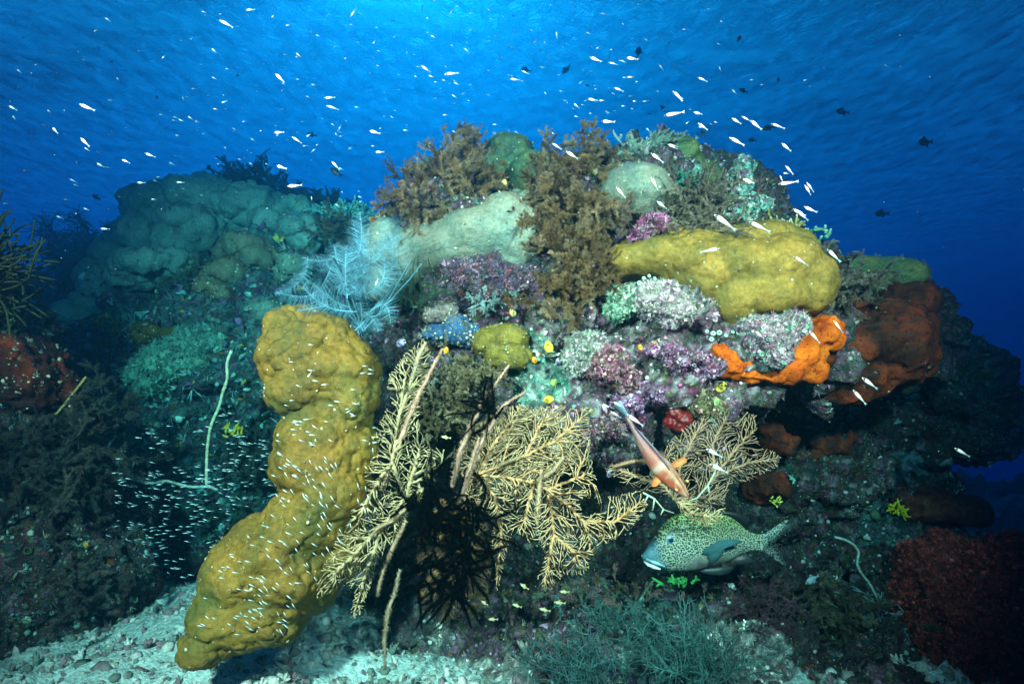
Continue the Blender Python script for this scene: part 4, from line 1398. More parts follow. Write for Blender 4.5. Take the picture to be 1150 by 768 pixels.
bush('hydroid_bush', 'brown feathery bush in the gap above the table coral', 378, 262, 3.3, (.06, .05, .03), 30, .14, (.1, 0, .7), seed=18, cols=[(.16, .15, .08), (.1, .12, .07)], fil=.02, fw=.002)
bush('hydroid_bush', 'greenish brown feathery tuft in front of the long flat plate coral', 222, 306, 3.45, (.06, .04, .02), 35, .12, (0, -.1, .4), seed=19, cols=[(.10, .16, .10), (.14, .17, .09)], fil=.02, fw=.002)
bush('hydroid_bush', 'dim brown feathery bush below the right whip coral', 930, 690, 2.4, (.14, .06, .04), 90, .15, (0, -.2, .5), seed=20, cols=[(.10, .09, .06), (.07, .06, .05), (.13, .12, .08)], fil=.02)
bush('hydroid_bush', 'dim purplish tangle right of the teal seaweed', 850, 690, 2.35, (.06, .05, .05), 55, .12, (.1, -.2, .3), seed=21, cols=[(.14, .06, .08), (.10, .05, .06)], fil=.012)
bush('hydroid_bush', 'dark feathery bush inside the glassfish cave left of the pillar', 290, 520, 3.1, (.12, .06, .10), 80, .16, (0, -.2, .3), seed=22, cols=[(.06, .10, .09), (.09, .13, .12)], fil=.022, fw=.0018)
bush('hydroid_bush', 'faint blue feathery hydroid hanging under the right overhang', 1000, 515, 2.95, (.05, .04, .02), 24, .16, (.2, -.1, -.6), seed=23, cols=[(.12, .20, .24)], fil=.03, fw=.0015)
bush('hydroid_bush', 'olive feathery fuzz on the rock ledge below the big tan fan', 640, 668, 2.2, (.16, .05, .02), 70, .07, (0, -.2, .4), seed=24, cols=[(.14, .13, .07), (.12, .17, .12), (.2, .12, .12)], fil=.011)

# bright-green-tipped soft coral at the left edge
mb = MB()
rng = np.random.default_rng(31)
for i in range(170):
    d = np.array([rng.uniform(-.3, 1), rng.normal() * .4 - .2, rng.normal() * .5 + .2])
    p = bend(at(-14, 305, 2.2) + rng.normal(size=3) * (.05, .05, .06), d, rng.uniform(.10, .19), 8, .7, rng)
    cv = np.linspace(0, 1, 9)[:, None] * np.array([.09, .10, .035]) + (1 - np.linspace(0, 1, 9)[:, None]) * np.array([.05, .05, .03])
    tube(mb, p, np.linspace(.0048, .003, 9), 5, np.concatenate([np.repeat(cv, 5, 0), cv[:1], cv[-1:]]))
tag(mb.build('finger_soft_coral', M['bush']), 'olive green tentacled soft coral at the left edge above the rust boulder', 'coral')

# far dark tree-like coral in the blue
for l, x, y, dd, s_, sd in [('dark tree shaped black coral fading in the blue at the far left', 95, 335, 5.5, 1., 41)]:
    rng = np.random.default_rng(sd)
    mb = MB()
    for k in range(6):
        a0 = bend(at(x, y, dd), (rng.normal() * .5, rng.normal() * .3, 1), .6 * s_, 10, .6, rng)
        tube(mb, a0, np.linspace(.016, .005, 11), 4, (.02, .03, .03))
        for j in range(2, 11):
            for _ in range(5):
                b = bend(a0[j], rng.normal(size=3) * (1, .5, .8) + (0, 0, .3), .22 * s_, 6, .8, rng)
                tube(mb, b, np.linspace(.006, .003, 7), 3, (.02, .03, .03))
                for i in range(1, 7):
                    for _2 in range(3):
                        tube(mb, bend(b[i], rng.normal(size=3) * (1, .4, .8), .09, 3, .8, rng), .0028, 3, (.02, .03, .03))
    tag(mb.build('black_coral_tree', M['bush']), l, 'coral')

# ------------------------------------------------------------------ blue feather hydroid
mb = MB()
rng = np.random.default_rng(61)
BL = np.array([.15, .40, .53])


def fr_px(b, t_, bow, plen, d=2.02, both=True, tone=1., side=None):
    p0, p1 = at(b[0], b[1], d + rng.normal() * .015), at(t_[0], t_[1], d - rng.uniform(0, .08))
    s_ = np.linspace(0, 1, 14)[:, None]
    dv = p1 - p0
    nrm = np.cross(dv, (0, 1, 0))
    c_ = p0 + dv * s_ + nrm * bow * np.sin(s_ * np.pi)
    sd_ = nrm / np.linalg.norm(nrm) + np.array([0, rng.normal() * .35, 0]) if side is None else side
    feather(mb, c_, sd_, plen, .0052, .0008, BL * tone * rng.uniform(.8, 1.15), rng, both)


fr_px((372, 300), (310, 328), .30, .055, both=False)
fr_px((346, 288), (309, 330), .22, .05, both=True, tone=1.1)
fr_px((398, 300), (404, 238), -.08, .05, tone=1.2)
fr_px((390, 335), (389, 276), .03, .06, tone=1.25)
fr_px((420, 335), (432, 248), -.18, .06, 2.06, tone=.75)
fr_px((425, 345), (440, 240), -.15, .06, 2.1, tone=.6)
fr_px((405, 300), (430, 262), -.25, .05, tone=1.1)
fr_px((412, 330), (432, 290), -.2, .04, tone=1.1)
fr_px((392, 345), (352, 318), .1, .05)
fr_px((400, 350), (340, 322), .15, .05)
fr_px((395, 365), (350, 376), .12, .055, tone=1.2)
fr_px((368, 342), (334, 348), .05, .04, 1.9, tone=1.)
fr_px((410, 360), (372, 382), .1, .05, tone=1.15)
fr_px((408, 350), (425, 372), .1, .04)
for i in range(20):
    a_ = R(rng.uniform(-60, 215))
    b_ = (400 + rng.normal() * 10, 335 - rng.uniform(-25, 55))
    l_ = rng.uniform(30, 58)
    fr_px(b_, (b_[0] + l_ * .75 * math.cos(a_), b_[1] - l_ * math.sin(a_) * .9), rng.normal() * .2, rng.uniform(.035, .055), 2.04, tone=rng.uniform(.55, 1.1))
for i in range(7):
    tube(mb, bend(at(408, 372, 2.1), (rng.normal() * .5, rng.normal() * .2, 1), .3, 8, .5, rng), .003, 4, BL * .5)
tag(mb.build('feather_hydroid', M['bush'], smooth=False), 'light blue feathery fern like hydroid above the mustard pillar', 'hydroid')
mb = MB()
for i in range(9):
    b_ = (1000 + rng.normal() * 6, 505)
    a_ = R(rng.uniform(200, 350))
    p0, p1 = at(*b_, 2.9), at(b_[0] + 42 * math.cos(a_), b_[1] - 30 * math.sin(a_), 2.9)
    s_ = np.linspace(0, 1, 10)[:, None]
    c_ = p0 + (p1 - p0) * s_ + np.array([0, 0, -.03]) * s_ ** 2
    feather(mb, c_, (.2, .3, 1), .04, .008, .001, BL * .4, rng)
tag(mb.build('feather_hydroid', M['bush'], smooth=False), 'faint blue feather fronds hanging below the right overhang', 'hydroid')

# ------------------------------------------------------------------ feather stars
def crinoid(label, cx, cy, d, arms, L, plen, space, col, wd, rng, dirfn, wob=1.2, size=.012, name='feather_star', spread=(.01, .01, .01)):
    root = empty(name, at(cx, cy, d), label, 'feather star')
    mb = MB()
    v_ = ICO2[0] * size * (1, 1, .6)
    mb.add(v_ * (1 + .2 * noise(v_ * 300, 2))[:, None] + at(cx, cy, d), ICO2[1], None, col)
    for _ in range(12):
        tube(mb, bend(at(cx, cy, d), rng.normal(size=3) + (0, .6, -.4), .03, 4, 1., rng), .0012, 3, col)
    mb.build('disc', (M['black'] if col[0] < .01 else M['bush']), parent=root)
    for i in range(arms):
        am = MB()
        b0 = at(cx, cy, d) + rng.normal(size=3) * np.array(spread)
        c_ = bend(b0, dirfn(rng), L * rng.uniform(.6, 1.1), 14, wob, rng, .0)
        sd_ = rng.normal(size=3)
        feather(am, c_, sd_, plen, space, wd, col, rng, True, .5)
        feather(am, c_, np.cross(sd_, c_[-1] - c_[0]), plen * .8, space * 1.5, wd, col, rng, True, .5)
        am.build('arm', (M['black'] if col[0] < .01 else M['bush']), parent=root, smooth=False)
    return root


rng = np.random.default_rng(71)
crinoid('dark green feather star with upswept arms against the pale beige coral', 466, 345, 2.2, 22, .19, .010, .0035, (.045, .085, .055), .0011, rng,
        lambda r: (r.normal() * .55, r.normal() * .25 - .25, 1), .8, spread=(.03, .01, .01))
BK = (.0015, .0015, .002)
crinoid('black feather star sprawled over the lower left of the tan sea fan', 478, 572, 1.93, 38, .18, .013, .0020, BK, .0013, rng, lambda r: (r.normal() * .45, r.normal() * .2 - .05, r.normal() * .7 - .1), 1.6, spread=(.02, .02, .05))
crinoid('black feather star with curled arms under the pink fan stalks', 527, 590, 1.95, 44, .17, .013, .0020, BK, .0013, rng, lambda r: (r.normal() * .5, r.normal() * .2 - .05, r.normal() * .6 - .45), 1.5, spread=(.025, .02, .05))
crinoid('lowest black feather star trailing arms above the sand', 500, 640, 1.92, 30, .18, .013, .0020, BK, .0013, rng, lambda r: (r.normal() * .6, r.normal() * .2 - .05, r.normal() * .3 - .6), 1.3, spread=(.04, .02, .03))
crinoid('small black feather star clinging to the pink stalk of the sea fan', 553, 462, 2.0, 14, .15, .011, .0024, BK, .0013, rng, lambda r: (r.normal() * .4 - .2, -.2, r.normal() * .6 - .1), 1.6)

# ------------------------------------------------------------------ sea fans
TAN = np.array([.46, .285, .15])
PAN = np.array([.43, .34, .19])
LFP = [(437, 420), (455, 396), (475, 380), (484, 395), (480, 430), (470, 470), (478, 500), (500, 505), (490, 540), (470, 565), (455, 585), (440, 612), (425, 628), (418, 655), (405, 690), (391, 698), (398, 665), (388, 655),
       (378, 662), (356, 672), (354, 652), (370, 622), (384, 585), (400, 545), (420, 510), (424, 475), (440, 450), (434, 436)]
root = empty('sea_fan', at(470, 560, 2.0), 'pale yellow sea fan beside the mustard pillar, left of the black feather stars', 'sea fan')
fan('branches', None, LFP, [[(478, 548), (455, 560), (430, 590), (405, 615), (375, 645)], [(430, 590), (412, 640), (400, 680)], [(455, 560), (440, 520), (448, 470), (456, 420)], [(440, 520), (425, 540), (405, 575)], [(455, 560), (470, 510)],
                            [(448, 470), (470, 400)]],
    12000, 2.0, lambda x, y: 1.93 + (y - 560) * -.0006 + (x - 440) * .0012, M['fan'], PAN, seed=3, rmin=.00125, parent=root, zoff=.03)


def stalk(parent, pts, r, d, name='overgrown_stalk', col=(.52, .33, .24), seed=0, lump=.35):
    rng_ = np.random.default_rng(seed)
    mb_ = MB()
    pts = np.array(pts, float)
    s_ = np.linspace(0, len(pts) - 1, 26)
    x = np.interp(s_, range(len(pts)), pts[:, 0])
    y = np.interp(s_, range(len(pts)), pts[:, 1])
    P_ = at(x, y, d if not isinstance(d, tuple) else np.linspace(d[0], d[1], 26))
    rr = np.interp(np.linspace(0, 1, 26), np.linspace(0, 1, len(r)), r)
    rr = rr * .46
    tube(mb_, P_, rr * (1 + lump * rng_.normal(size=26).clip(-1.2, 1.2) * .6), 9, np.repeat(np.array(col) * rng_.uniform(.7, 1.25, (28, 1)), 9, 0)[:26 * 9 + 2])
    v0 = mb_.v[0]
    v0 += .004 * np.stack([noise(v0 * 90, 1), noise(v0 * 90, 2), noise(v0 * 90, 3)], -1)
    for k_ in range(len(P_)):                       # crusty polyp fringe
        n_ = 60
        dirs = rng_.normal(size=(n_, 3))
        dirs /= np.linalg.norm(dirs, axis=1, keepdims=True)
        b_ = P_[k_] + dirs * rr[k_] * .6 + (P_[min(k_ + 1, 25)] - P_[k_]) * rng_.random((n_, 1))
        spikes(mb_, b_, b_ + dirs * (1, .6, 1) * rng_.uniform(.004, .014, (n_, 1)) * (.5 + rr[k_] / .009), .0014, np.array(col) * rng_.uniform(.7, 1.5, (n_, 1)), rng_)
    return mb_.build(name, M['bush'], parent=parent)


stalk(root, [(497, 392), (483, 418), (466, 452), (453, 485), (440, 520), (428, 550)], (.004, .010, .014, .013, .010, .006), 1.93, seed=1)
stalk(root, [(478, 385), (470, 400), (463, 425)], (.003, .008, .004), 1.94, seed=2, col=(.50, .42, .27))
stalk(root, [(455, 572), (440, 585), (425, 592), (408, 612)], (.005, .008, .006, .004), 1.9, seed=3, col=(.48, .34, .22))
stalk(root, [(456, 585), (446, 605), (430, 640), (424, 668)], (.004, .009, .008, .004), 1.9, seed=4, col=(.48, .34, .22))
stalk(root, [(449, 640), (444, 665), (435, 690), (432, 720), (432, 750)], (.004, .009, .010, .009, .003), 1.86, seed=5, col=(.42, .33, .22))

MFP = [(519, 570), (506, 555), (522, 545), (528, 512), (528, 499), (547, 486), (560, 470), (570, 458), (578, 453), (597, 458), (622, 453), (644, 458), (664, 457), (662, 486), (666, 524), (671, 540), (673, 556), (690, 556), (719, 550),
       (728, 567), (719, 583), (703, 599), (675, 614), (664, 628), (658, 646), (634, 646), (619, 663), (609, 667), (603, 649), (613, 622), (603, 611), (590, 632), (575, 640), (575, 627), (590, 607), (578, 592), (570, 617), (563, 648), (559, 663),
       (551, 658), (556, 630), (547, 617), (553, 592), (545, 572), (532, 580)]
root = empty('sea_fan', at(536, 533, 2.08), 'big tan yellow sea fan spreading out in the centre of the photo', 'sea fan')
MG = [[(536, 533), (560, 524), (590, 512), (625, 494), (652, 470)], [(536, 533), (570, 536), (600, 542), (615, 550), (620, 575), (622, 600), (616, 630), (611, 660)], [(615, 550), (635, 565), (655, 585), (690, 586), (722, 562)], [(615, 550), (640, 540), (664, 530)],
      [(536, 533), (556, 558), (563, 600), (558, 650)], [(536, 533), (550, 505), (575, 470)], [(622, 600), (645, 620), (655, 640)], [(590, 512), (605, 480), (622, 460)], [(655, 585), (662, 605)], [(536, 533), (520, 550)], [(600, 542), (590, 580), (583, 600)]]
fan('branches', None, MFP, MG, 12000, 2.1, lambda x, y: 2.06 - (x - 536) * .0006 - (y - 533) * .0006, M['fan'], TAN * (1.05, .95, .85), holes=[[(650, 560), (668, 560), (672, 575), (655, 577)], [(632, 538), (642, 536), (643, 546), (634, 546)]], seed=7, rmin=.00115, parent=root,
    zoff=.025, tip=(.52, .36, .20))
fan('branches', None, [(512, 520), (535, 480), (560, 455), (600, 455), (640, 465), (655, 500), (640, 530), (600, 560), (560, 560), (530, 560)], [[(536, 533), (560, 500), (580, 470)], [(536, 533), (590, 530), (630, 510)]], 4000, 2.6, 2.16, M['fan'], TAN * .75,
    seed=9, rmin=.0015, parent=root)
stalk(root, [(572, 410), (556, 432), (540, 455), (528, 480), (516, 510), (508, 545)], (.003, .007, .010, .014, .018, .010), 2.0, seed=11)
stalk(root, [(590, 440), (565, 455), (552, 478), (536, 505), (526, 535), (519, 560)], (.003, .006, .010, .014, .012, .008), 1.98, seed=12, col=(.55, .34, .26))
stalk(root, [(538, 492), (532, 512), (524, 535)], (.003, .007, .004), 1.97, seed=13)
stalk(root, [(608, 528), (606, 550), (604, 572), (603, 588)], (.005, .010, .009, .004), 2.0, seed=14, col=(.60, .42, .26))
stalk(root, [(604, 540), (622, 528), (632, 515)], (.004, .009, .005), 2.01, seed=15, col=(.60, .42, .26))
stalk(root, [(536, 533), (562, 522), (588, 512)], (.008, .006, .004), 2.05, seed=16, col=(.40, .30, .16))

BFP = [(490, 560), (545, 560), (552, 620), (548, 680), (500, 700), (470, 680), (468, 610)]
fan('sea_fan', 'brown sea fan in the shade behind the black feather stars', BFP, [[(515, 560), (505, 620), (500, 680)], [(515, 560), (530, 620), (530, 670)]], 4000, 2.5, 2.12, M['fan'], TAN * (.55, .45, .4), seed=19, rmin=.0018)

RFP = [(775, 476), (790, 466), (806, 470), (823, 456), (826, 470), (838, 462), (852, 467), (848, 486), (855, 502), (868, 506), (878, 513), (874, 524), (858, 532), (846, 539), (820, 545), (815, 565), (800, 573), (783, 572), (769, 570), (749, 556),
       (735, 553), (720, 550), (705, 545), (697, 542), (680, 528), (677, 520), (692, 520), (726, 535), (738, 515), (749, 499), (760, 484)]
root = empty('sea_fan', at(755, 558, 2.12), 'brownish tan sea fan behind the red fish, above the spotted fish', 'sea fan')
fan('branches', None, RFP, [[(757, 560), (783, 559), (803, 535), (830, 500), (850, 480)], [(757, 560), (745, 545), (715, 535), (690, 525)], [(803, 535), (840, 520), (870, 515)], [(803, 535), (800, 500), (815, 470)], [(757, 560), (765, 520), (785, 480)], [(783, 559), (805, 560)],
                            [(745, 545), (740, 530)]],
    12000, 1.9, lambda x, y: 2.16 + (x - 755) * .0005, M['fan'], np.array([.40, .22, .13]), seed=23, rmin=.0011, parent=root, tip=(.46, .27, .17))
fan('branches', None, [(757, 565), (775, 556), (800, 572), (815, 570), (812, 585), (795, 592), (775, 588), (765, 578)], [[(757, 560), (780, 578), (805, 580)]], 260, 2.4, 2.04, M['fan'], np.array([.55, .38, .2]), seed=24, rmin=.0014, parent=root)
mb = MB()
for c_ in ([(803, 530), (795, 545), (783, 559), (772, 563)], [(722, 553), (735, 560), (745, 572), (757, 576)], [(735, 560), (733, 573)], [(795, 545), (797, 556)], [(803, 530), (806, 519)], [(745, 572), (742, 578)], [(728, 556), (724, 564)]):
    tube(mb, at(np.array(c_)[:, 0], np.array(c_)[:, 1], 2.05), np.linspace(.0035, .002, len(c_)), 5, (.45, .52, .38))
mb.build('pale_stem', M['fan'], parent=root)
stalk(root, [(690, 524), (703, 520), (717, 517), (729, 519)], (.004, .006, .005, .004), 2.12, seed=17, col=(.55, .30, .17))

# ------------------------------------------------------------------ whips
def whip(label, pts, r, d, col, name='whip_coral', n=60):
    pts = np.array(pts, float)
    s_ = np.linspace(0, len(pts) - 1, n)
    k = np.arange(len(pts))
    x, y = np.interp(s_, k, pts[:, 0]), np.interp(s_, k, pts[:, 1])
    for _ in range(6):
        x[1:-1] = (x[:-2] + x[1:-1] * 2 + x[2:]) / 4
        y[1:-1] = (y[:-2] + y[1:-1] * 2 + y[2:]) / 4
    P_ = at(x, y, d)
    mb_ = MB()
    tube(mb_, P_, r * (1 + .18 * np.sin(np.arange(n) * 2.1)), 7, np.repeat(np.array(col) * RNG.uniform(.75, 1.15, (n + 1, 1)), 7, 0)[:n * 7 + 2])
    b_ = np.repeat(P_, 12, 0)
    dr = RNG.normal(size=b_.shape)
    dr /= np.linalg.norm(dr, axis=1, keepdims=True)
    spikes(mb_, b_ + dr * r * .7, b_ + dr * (r + .004), .0012, np.array(col))
    tag(mb_.build(name, M['fan']), label, 'whip coral')


whip('long pale wavy whip coral hanging down over the dark cave', [(260, 394), (254, 408), (256, 425), (250, 440), (247, 455), (240, 470), (236, 480), (233, 500), (232, 520), (232, 546)], .0065, 2.75, (.55, .62, .40))
whip('pale whip coral lying across the cave among the glassfish', [(133, 528), (146, 536), (160, 541), (172, 543), (186, 539), (202, 544), (216, 547), (236, 546), (244, 550)], .006, 2.72, (.40, .52, .45))
whip('short pale curled whip coral at the upper left of the cave', [(129, 483), (128, 492), (122, 498), (119, 510), (118, 514)], .008, 2.8, (.25, .42, .42))
whip('thin pale whip coral curling up on the dark slope at the right', [(938, 603), (950, 606), (960, 612), (965, 620), (962, 632), (966, 642), (976, 654), (986, 672), (992, 680)], .0045, 2.5, (.30, .38, .32))
whip('thin yellow stalk sticking out of the dark left bush', [(62, 466), (72, 455), (80, 444), (90, 432), (96, 424)], .0028, 2.25, (.35, .30, .10))
for i, (x, y) in enumerate([(840, 172), (858, 160)]):
    pass

# ------------------------------------------------------------------ teal seaweed of fine curled branches
def weed(label, px, py, d, n, L, col, seed, spread=(.05, .03, .02), up=(0, -.15, .8), wdt=.0016, wide=.8):
    rng_ = np.random.default_rng(seed)
    mb_ = MB()
    for i in range(n):
        dv = rng_.normal(size=3) * (wide, .5, .45) + up
        m_ = bend(at(px, py, d) + rng_.normal(size=3) * spread, dv, L * rng_.uniform(.5, 1.05), 12, .7, rng_)
        c_ = np.array(col) * rng_.uniform(.6, 1.25)
        tube(mb_, m_, np.linspace(wdt * 1.3, wdt * .6, 13), 3, c_, cap=False)
        for j in range(2, 12):
            for sgn in range(2):
                if rng_.random() < .75:
                    tg = m_[j] - m_[j - 1]
                    tg /= np.linalg.norm(tg)
                    b_ = bend(m_[j], tg + rng_.normal(size=3) * .75, L * rng_.uniform(.12, .3), 5, 1.2, rng_)
                    tube(mb_, b_, np.linspace(wdt * .9, wdt * .4, 6), 3, c_ * rng_.uniform(.8, 1.3), cap=False)
    return tag(mb_.build('teal_seaweed', M['bush'], smooth=False), label, 'seaweed', 'teal hair like seaweeds at the bottom')


weed('large teal bush of hair like branches at the bottom under the spotted fish', 778, 756, 1.98, 80, .22, (.07, .19, .18), 81)
weed('dimmer teal hair like bush at the bottom left of the larger one', 650, 762, 1.98, 60, .20, (.07, .17, .17), 82, spread=(.08, .03, .02))
weed('small teal wisps on the ledge between the big fan and the fish', 690, 700, 2.08, 30, .12, (.07, .17, .16), 83, spread=(.08, .03, .02))

# ================================================================== FISH
def loft(mb, xs, top, bot, hw, cx=None, k=16, cols=None, pw=2.0):
    """body along +x (head at x=0): rings from top/bottom outline and half width"""
    n = len(xs)
    a = np.arange(k) / k * 2 * math.pi
    ca, sa = np.cos(a), np.sin(a)
    ca = np.sign(ca) * np.abs(ca) ** (2 / pw)
    sa = np.sign(sa) * np.abs(sa) ** (2 / pw)
    V = []
    for i in range(n):
        m_, h = (top[i] + bot[i]) / 2, (top[i] - bot[i]) / 2
        V.append(np.stack([np.full(k, xs[i]), hw[i] * ca + (0 if cx is None else cx[i]), m_ + h * sa], -1))
    V = np.concatenate(V)
    i = np.arange(k)
    j = (i + 1) % k
    q = np.concatenate([np.stack([i + o * k, j + o * k, j + o * k + k, i + o * k + k], -1) for o in range(n - 1)])
    V = np.concatenate([V, [[xs[0], 0 if cx is None else cx[0], (top[0] + bot[0]) / 2], [xs[-1], 0 if cx is None else cx[-1], (top[-1] + bot[-1]) / 2]]])
    tr_ = np.concatenate([np.stack([j, i, np.full(k, n * k)], -1), np.stack([i + (n - 1) * k, j + (n - 1) * k, np.full(k, n * k + 1)], -1)])
    mb.add(V, tr_, q, cols(V) if callable(cols) else cols)
    return V


def fin(mb, pts, rays, th, cols, y=0.):
    """thin fin plate: outline `pts` (x, z) fanned, with a little thickness"""
    pts = np.array(pts, float)
    n = len(pts)
    c0 = pts.mean(0)
    yy = np.full(n, y) if np.isscalar(y) else np.asarray(y, float)
    A = np.stack([pts[:, 0], yy - th, pts[:, 1]], -1)
    B = np.stack([pts[:, 0], yy + th, pts[:, 1]], -1)
    c1 = np.array([[c0[0], yy.mean() - th * 1.5, c0[1]], [c0[0], yy.mean() + th * 1.5, c0[1]]])
    V = np.concatenate([A, B, c1])
    i = np.arange(n)
    j = (i + 1) % n
    t_ = np.concatenate([np.stack([i, j, np.full(n, 2 * n)], -1), np.stack([j + n, i + n, np.full(n, 2 * n + 1)], -1)])
    q = np.stack([j, i, i + n, j + n], -1)
    mb.add(V, t_, q, cols(V) if callable(cols) else cols)


def interp(xs, tab):
    t_ = np.array(tab, float)
    # smooth (cosine-free Catmull) interpolation
    y = np.interp(xs, t_[:, 0], t_[:, 1])
    for _ in range(3):
        y[1:-1] = (y[:-2] + 2 * y[1:-1] + y[2:]) / 4
    return y


# spotted sweetlips --------------------------------------------------------
m, t = newmat('spotted_fish_skin')
g = G(t)
tc = g.n('TexCoord').outputs['Object']
mp = g.n('Mapping', i_Vector=tc)
mp.inputs['Scale'].default_value = (1, .55, 1.1)
sx = g.n('SeparateXYZ', i_0=tc)
flat = g.n('CombineXYZ', i_0=sx.outputs[0], i_1=sx.outputs[2])
wv = g.n('MixRGB', blend_type='LINEAR_LIGHT', i_0=.006)
t.links.new(flat.outputs[0], wv.inputs[1])
t.links.new(g.noise(tc, 25, 2).outputs[1], wv.inputs[2])
v1 = g.n('TexVoronoi', voronoi_dimensions='2D', i_Vector=wv.outputs[0], i_Scale=138., i_Randomness=.8)
dot = g.ramp(v1.outputs['Distance'], [(.32, grey(1)), (.42, grey(0))])
colr = g.n('VertexColor', layer_name='Col')
spotc = g.mix(1., colr.outputs[0], (.04, .045, .045), 'MULTIPLY')
xyz = g.n('SeparateXYZ', i_0=tc)
# spots only on back, head sides and tail; the belly stays plain
line = g.math('ADD', g.math('MULTIPLY', xyz.outputs[0], .10), g.math('MULTIPLY', g.noise(tc, 20, 3).outputs[0], .012))
k = g.math('SUBTRACT', xyz.outputs[2], line)
# vertex alpha is not used: mask by the stored red channel of a second attribute
mk = g.n('VertexColor', layer_name='Mask')
fac = g.math('MULTIPLY', dot, mk.outputs[0])
c = g.mix(fac, colr.outputs[0], spotc)
c = g.mix(1., c, g.ramp(g.noise(tc, 60, 4).outputs[0], [(.3, grey(.8)), (.7, grey(1.15))]), 'MULTIPLY')
p_ = g.n('BsdfPrincipled', i_Roughness=.42)
p_.inputs['Specular IOR Level'].default_value = .45
t.links.new(c, p_.inputs[0])
b = g.n('Bump', i_Strength=.5, i_Distance=.001, i_Height=g.n('TexVoronoi', i_Vector=mp.outputs[0], i_Scale=330.).outputs[0])
t.links.new(b.outputs[0], p_.inputs['Normal'])
g.out(p_.outputs[0])
MSPOT = m

U = 1 / 5.75 * 2.18 / F            # one zoomed pixel in metres
Z = lambda y: -(y - 290)
xs = np.linspace(60, 870, 110)
top = interp(xs, [(60, Z(358)), (75, Z(338)), (95, Z(312)), (150, Z(240)), (200, Z(175)), (260, Z(125)), (330, Z(98)), (430, Z(90)), (560, Z(97)), (650, Z(118)), (720, Z(165)), (780, Z(222)), (830, Z(243)), (870, Z(240))])
bot = interp(xs, [(60, Z(376)), (75, Z(400)), (100, Z(432)), (150, Z(448)), (220, Z(460)), (330, Z(464)), (430, Z(458)), (540, Z(435)), (640, Z(408)), (720, Z(365)), (790, Z(345)), (830, Z(343)), (870, Z(348))])
hw = interp(xs, [(60, 14), (100, 42), (180, 72), (300, 92), (450, 90), (600, 68), (720, 38), (800, 22), (870, 12)])


def fishcol(V):
    x, y, z = V[:, 0] / U, V[:, 1] / U, V[:, 2] / U
    back = np.array([.20, .28, .11])
    side = np.array([.28, .34, .27])
    belly = np.array([.10, .095, .09])
    face = np.array([.05, .15, .19])
    lip = np.array([.38, .48, .5])
    f = np.clip((z + 20) / 160, 0, 1)[:, None]
    c_ = side * (1 - f) + back * f
    bl = np.clip((-(z + 62 + 8 * np.sin(x / 23))) / 50, 0, 1) * np.clip((x - 300) / 110, 0, 1) * np.clip((760 - x) / 80, 0, 1)
    c_ = c_ * (1 - bl[:, None]) + belly * bl[:, None]
    fc = np.clip((190 - x + (-(z)) * .4) / 60, 0, 1)[:, None]
    c_ = c_ * (1 - fc) + face * fc
    ch = np.exp(-(((x - 205) / 60) ** 2 + ((z + 85) / 45) ** 2))[:, None] * .5
    c_ = c_ * (1 - ch) + np.array([.35, .40, .30]) * ch
    lp = (np.clip((150 - x) / 20, 0, 1) * np.clip((-(z + 108 + (x - 75) * .28)) / 8, 0, 1))[:, None]
    c_ = c_ * (1 - lp) + lip * lp
    ed = (np.exp(-((x - 395 + (z + 60) ** 2 / 900) / 9) ** 2) * (z < 40) * (z > -165))[:, None] * .6
    return c_ * (1 - ed) + np.array([.22, .24, .24]) * ed


def fishmask(V):
    x, z = V[:, 0] / U, V[:, 2] / U
    bl = np.clip((-(z + 55 + 8 * np.sin(x / 23))) / 45, 0, 1) * np.clip((x - 300) / 110, 0, 1) * np.clip((760 - x) / 80, 0, 1)
    fc = np.clip((150 - x + (-(z)) * .4) / 60, 0, 1)
    return np.clip(1 - bl - fc, 0, 1)


mb = MB()
S = lambda arr: np.asarray(arr) * U
cxb = 18 * np.sin((xs - 300) / 500 * 1.6) * 1.0
loft(mb, S(xs), S(top), S(bot), S(hw), S(cxb), 56, fishcol, 2.1)
fz = lambda pts: [(x * U, Z(y) * U) for x, y in pts]
tailc = lambda V: np.tile([.22, .29, .26], (len(V), 1))
fin(mb, fz([(835, 240), (880, 238), (930, 210), (985, 178), (1040, 148), (1048, 156), (1030, 185), (985, 215), (950, 245), (935, 285), (945, 320), (975, 370), (1010, 420), (1022, 440), (1000, 438), (950, 405), (905, 370), (870, 348), (835, 345)]), 0, .0016, tailc, S(14))
dk = lambda V: np.tile([.015, .02, .024], (len(V), 1))
fin(mb, fz([(430, 95), (440, 78), (470, 82), (500, 76), (530, 84), (560, 78), (600, 90), (660, 95), (720, 108), (755, 130), (768, 165), (765, 200), (745, 215), (700, 160), (620, 110), (520, 96)]), 0, .0018, dk, S(4))
fin(mb, fz([(420, 455), (470, 440), (560, 432), (640, 430), (640, 448), (605, 472), (560, 482), (500, 478), (450, 468)]), 0, .0018, lambda V: np.tile([.025, .035, .042], (len(V), 1)), S(-45))
fin(mb, fz([(640, 405), (700, 372), (745, 358), (775, 385), (800, 405), (790, 418), (740, 425), (690, 425)]), 0, .0018, lambda V: np.tile([.03, .03, .03], (len(V), 1)), S(-5))
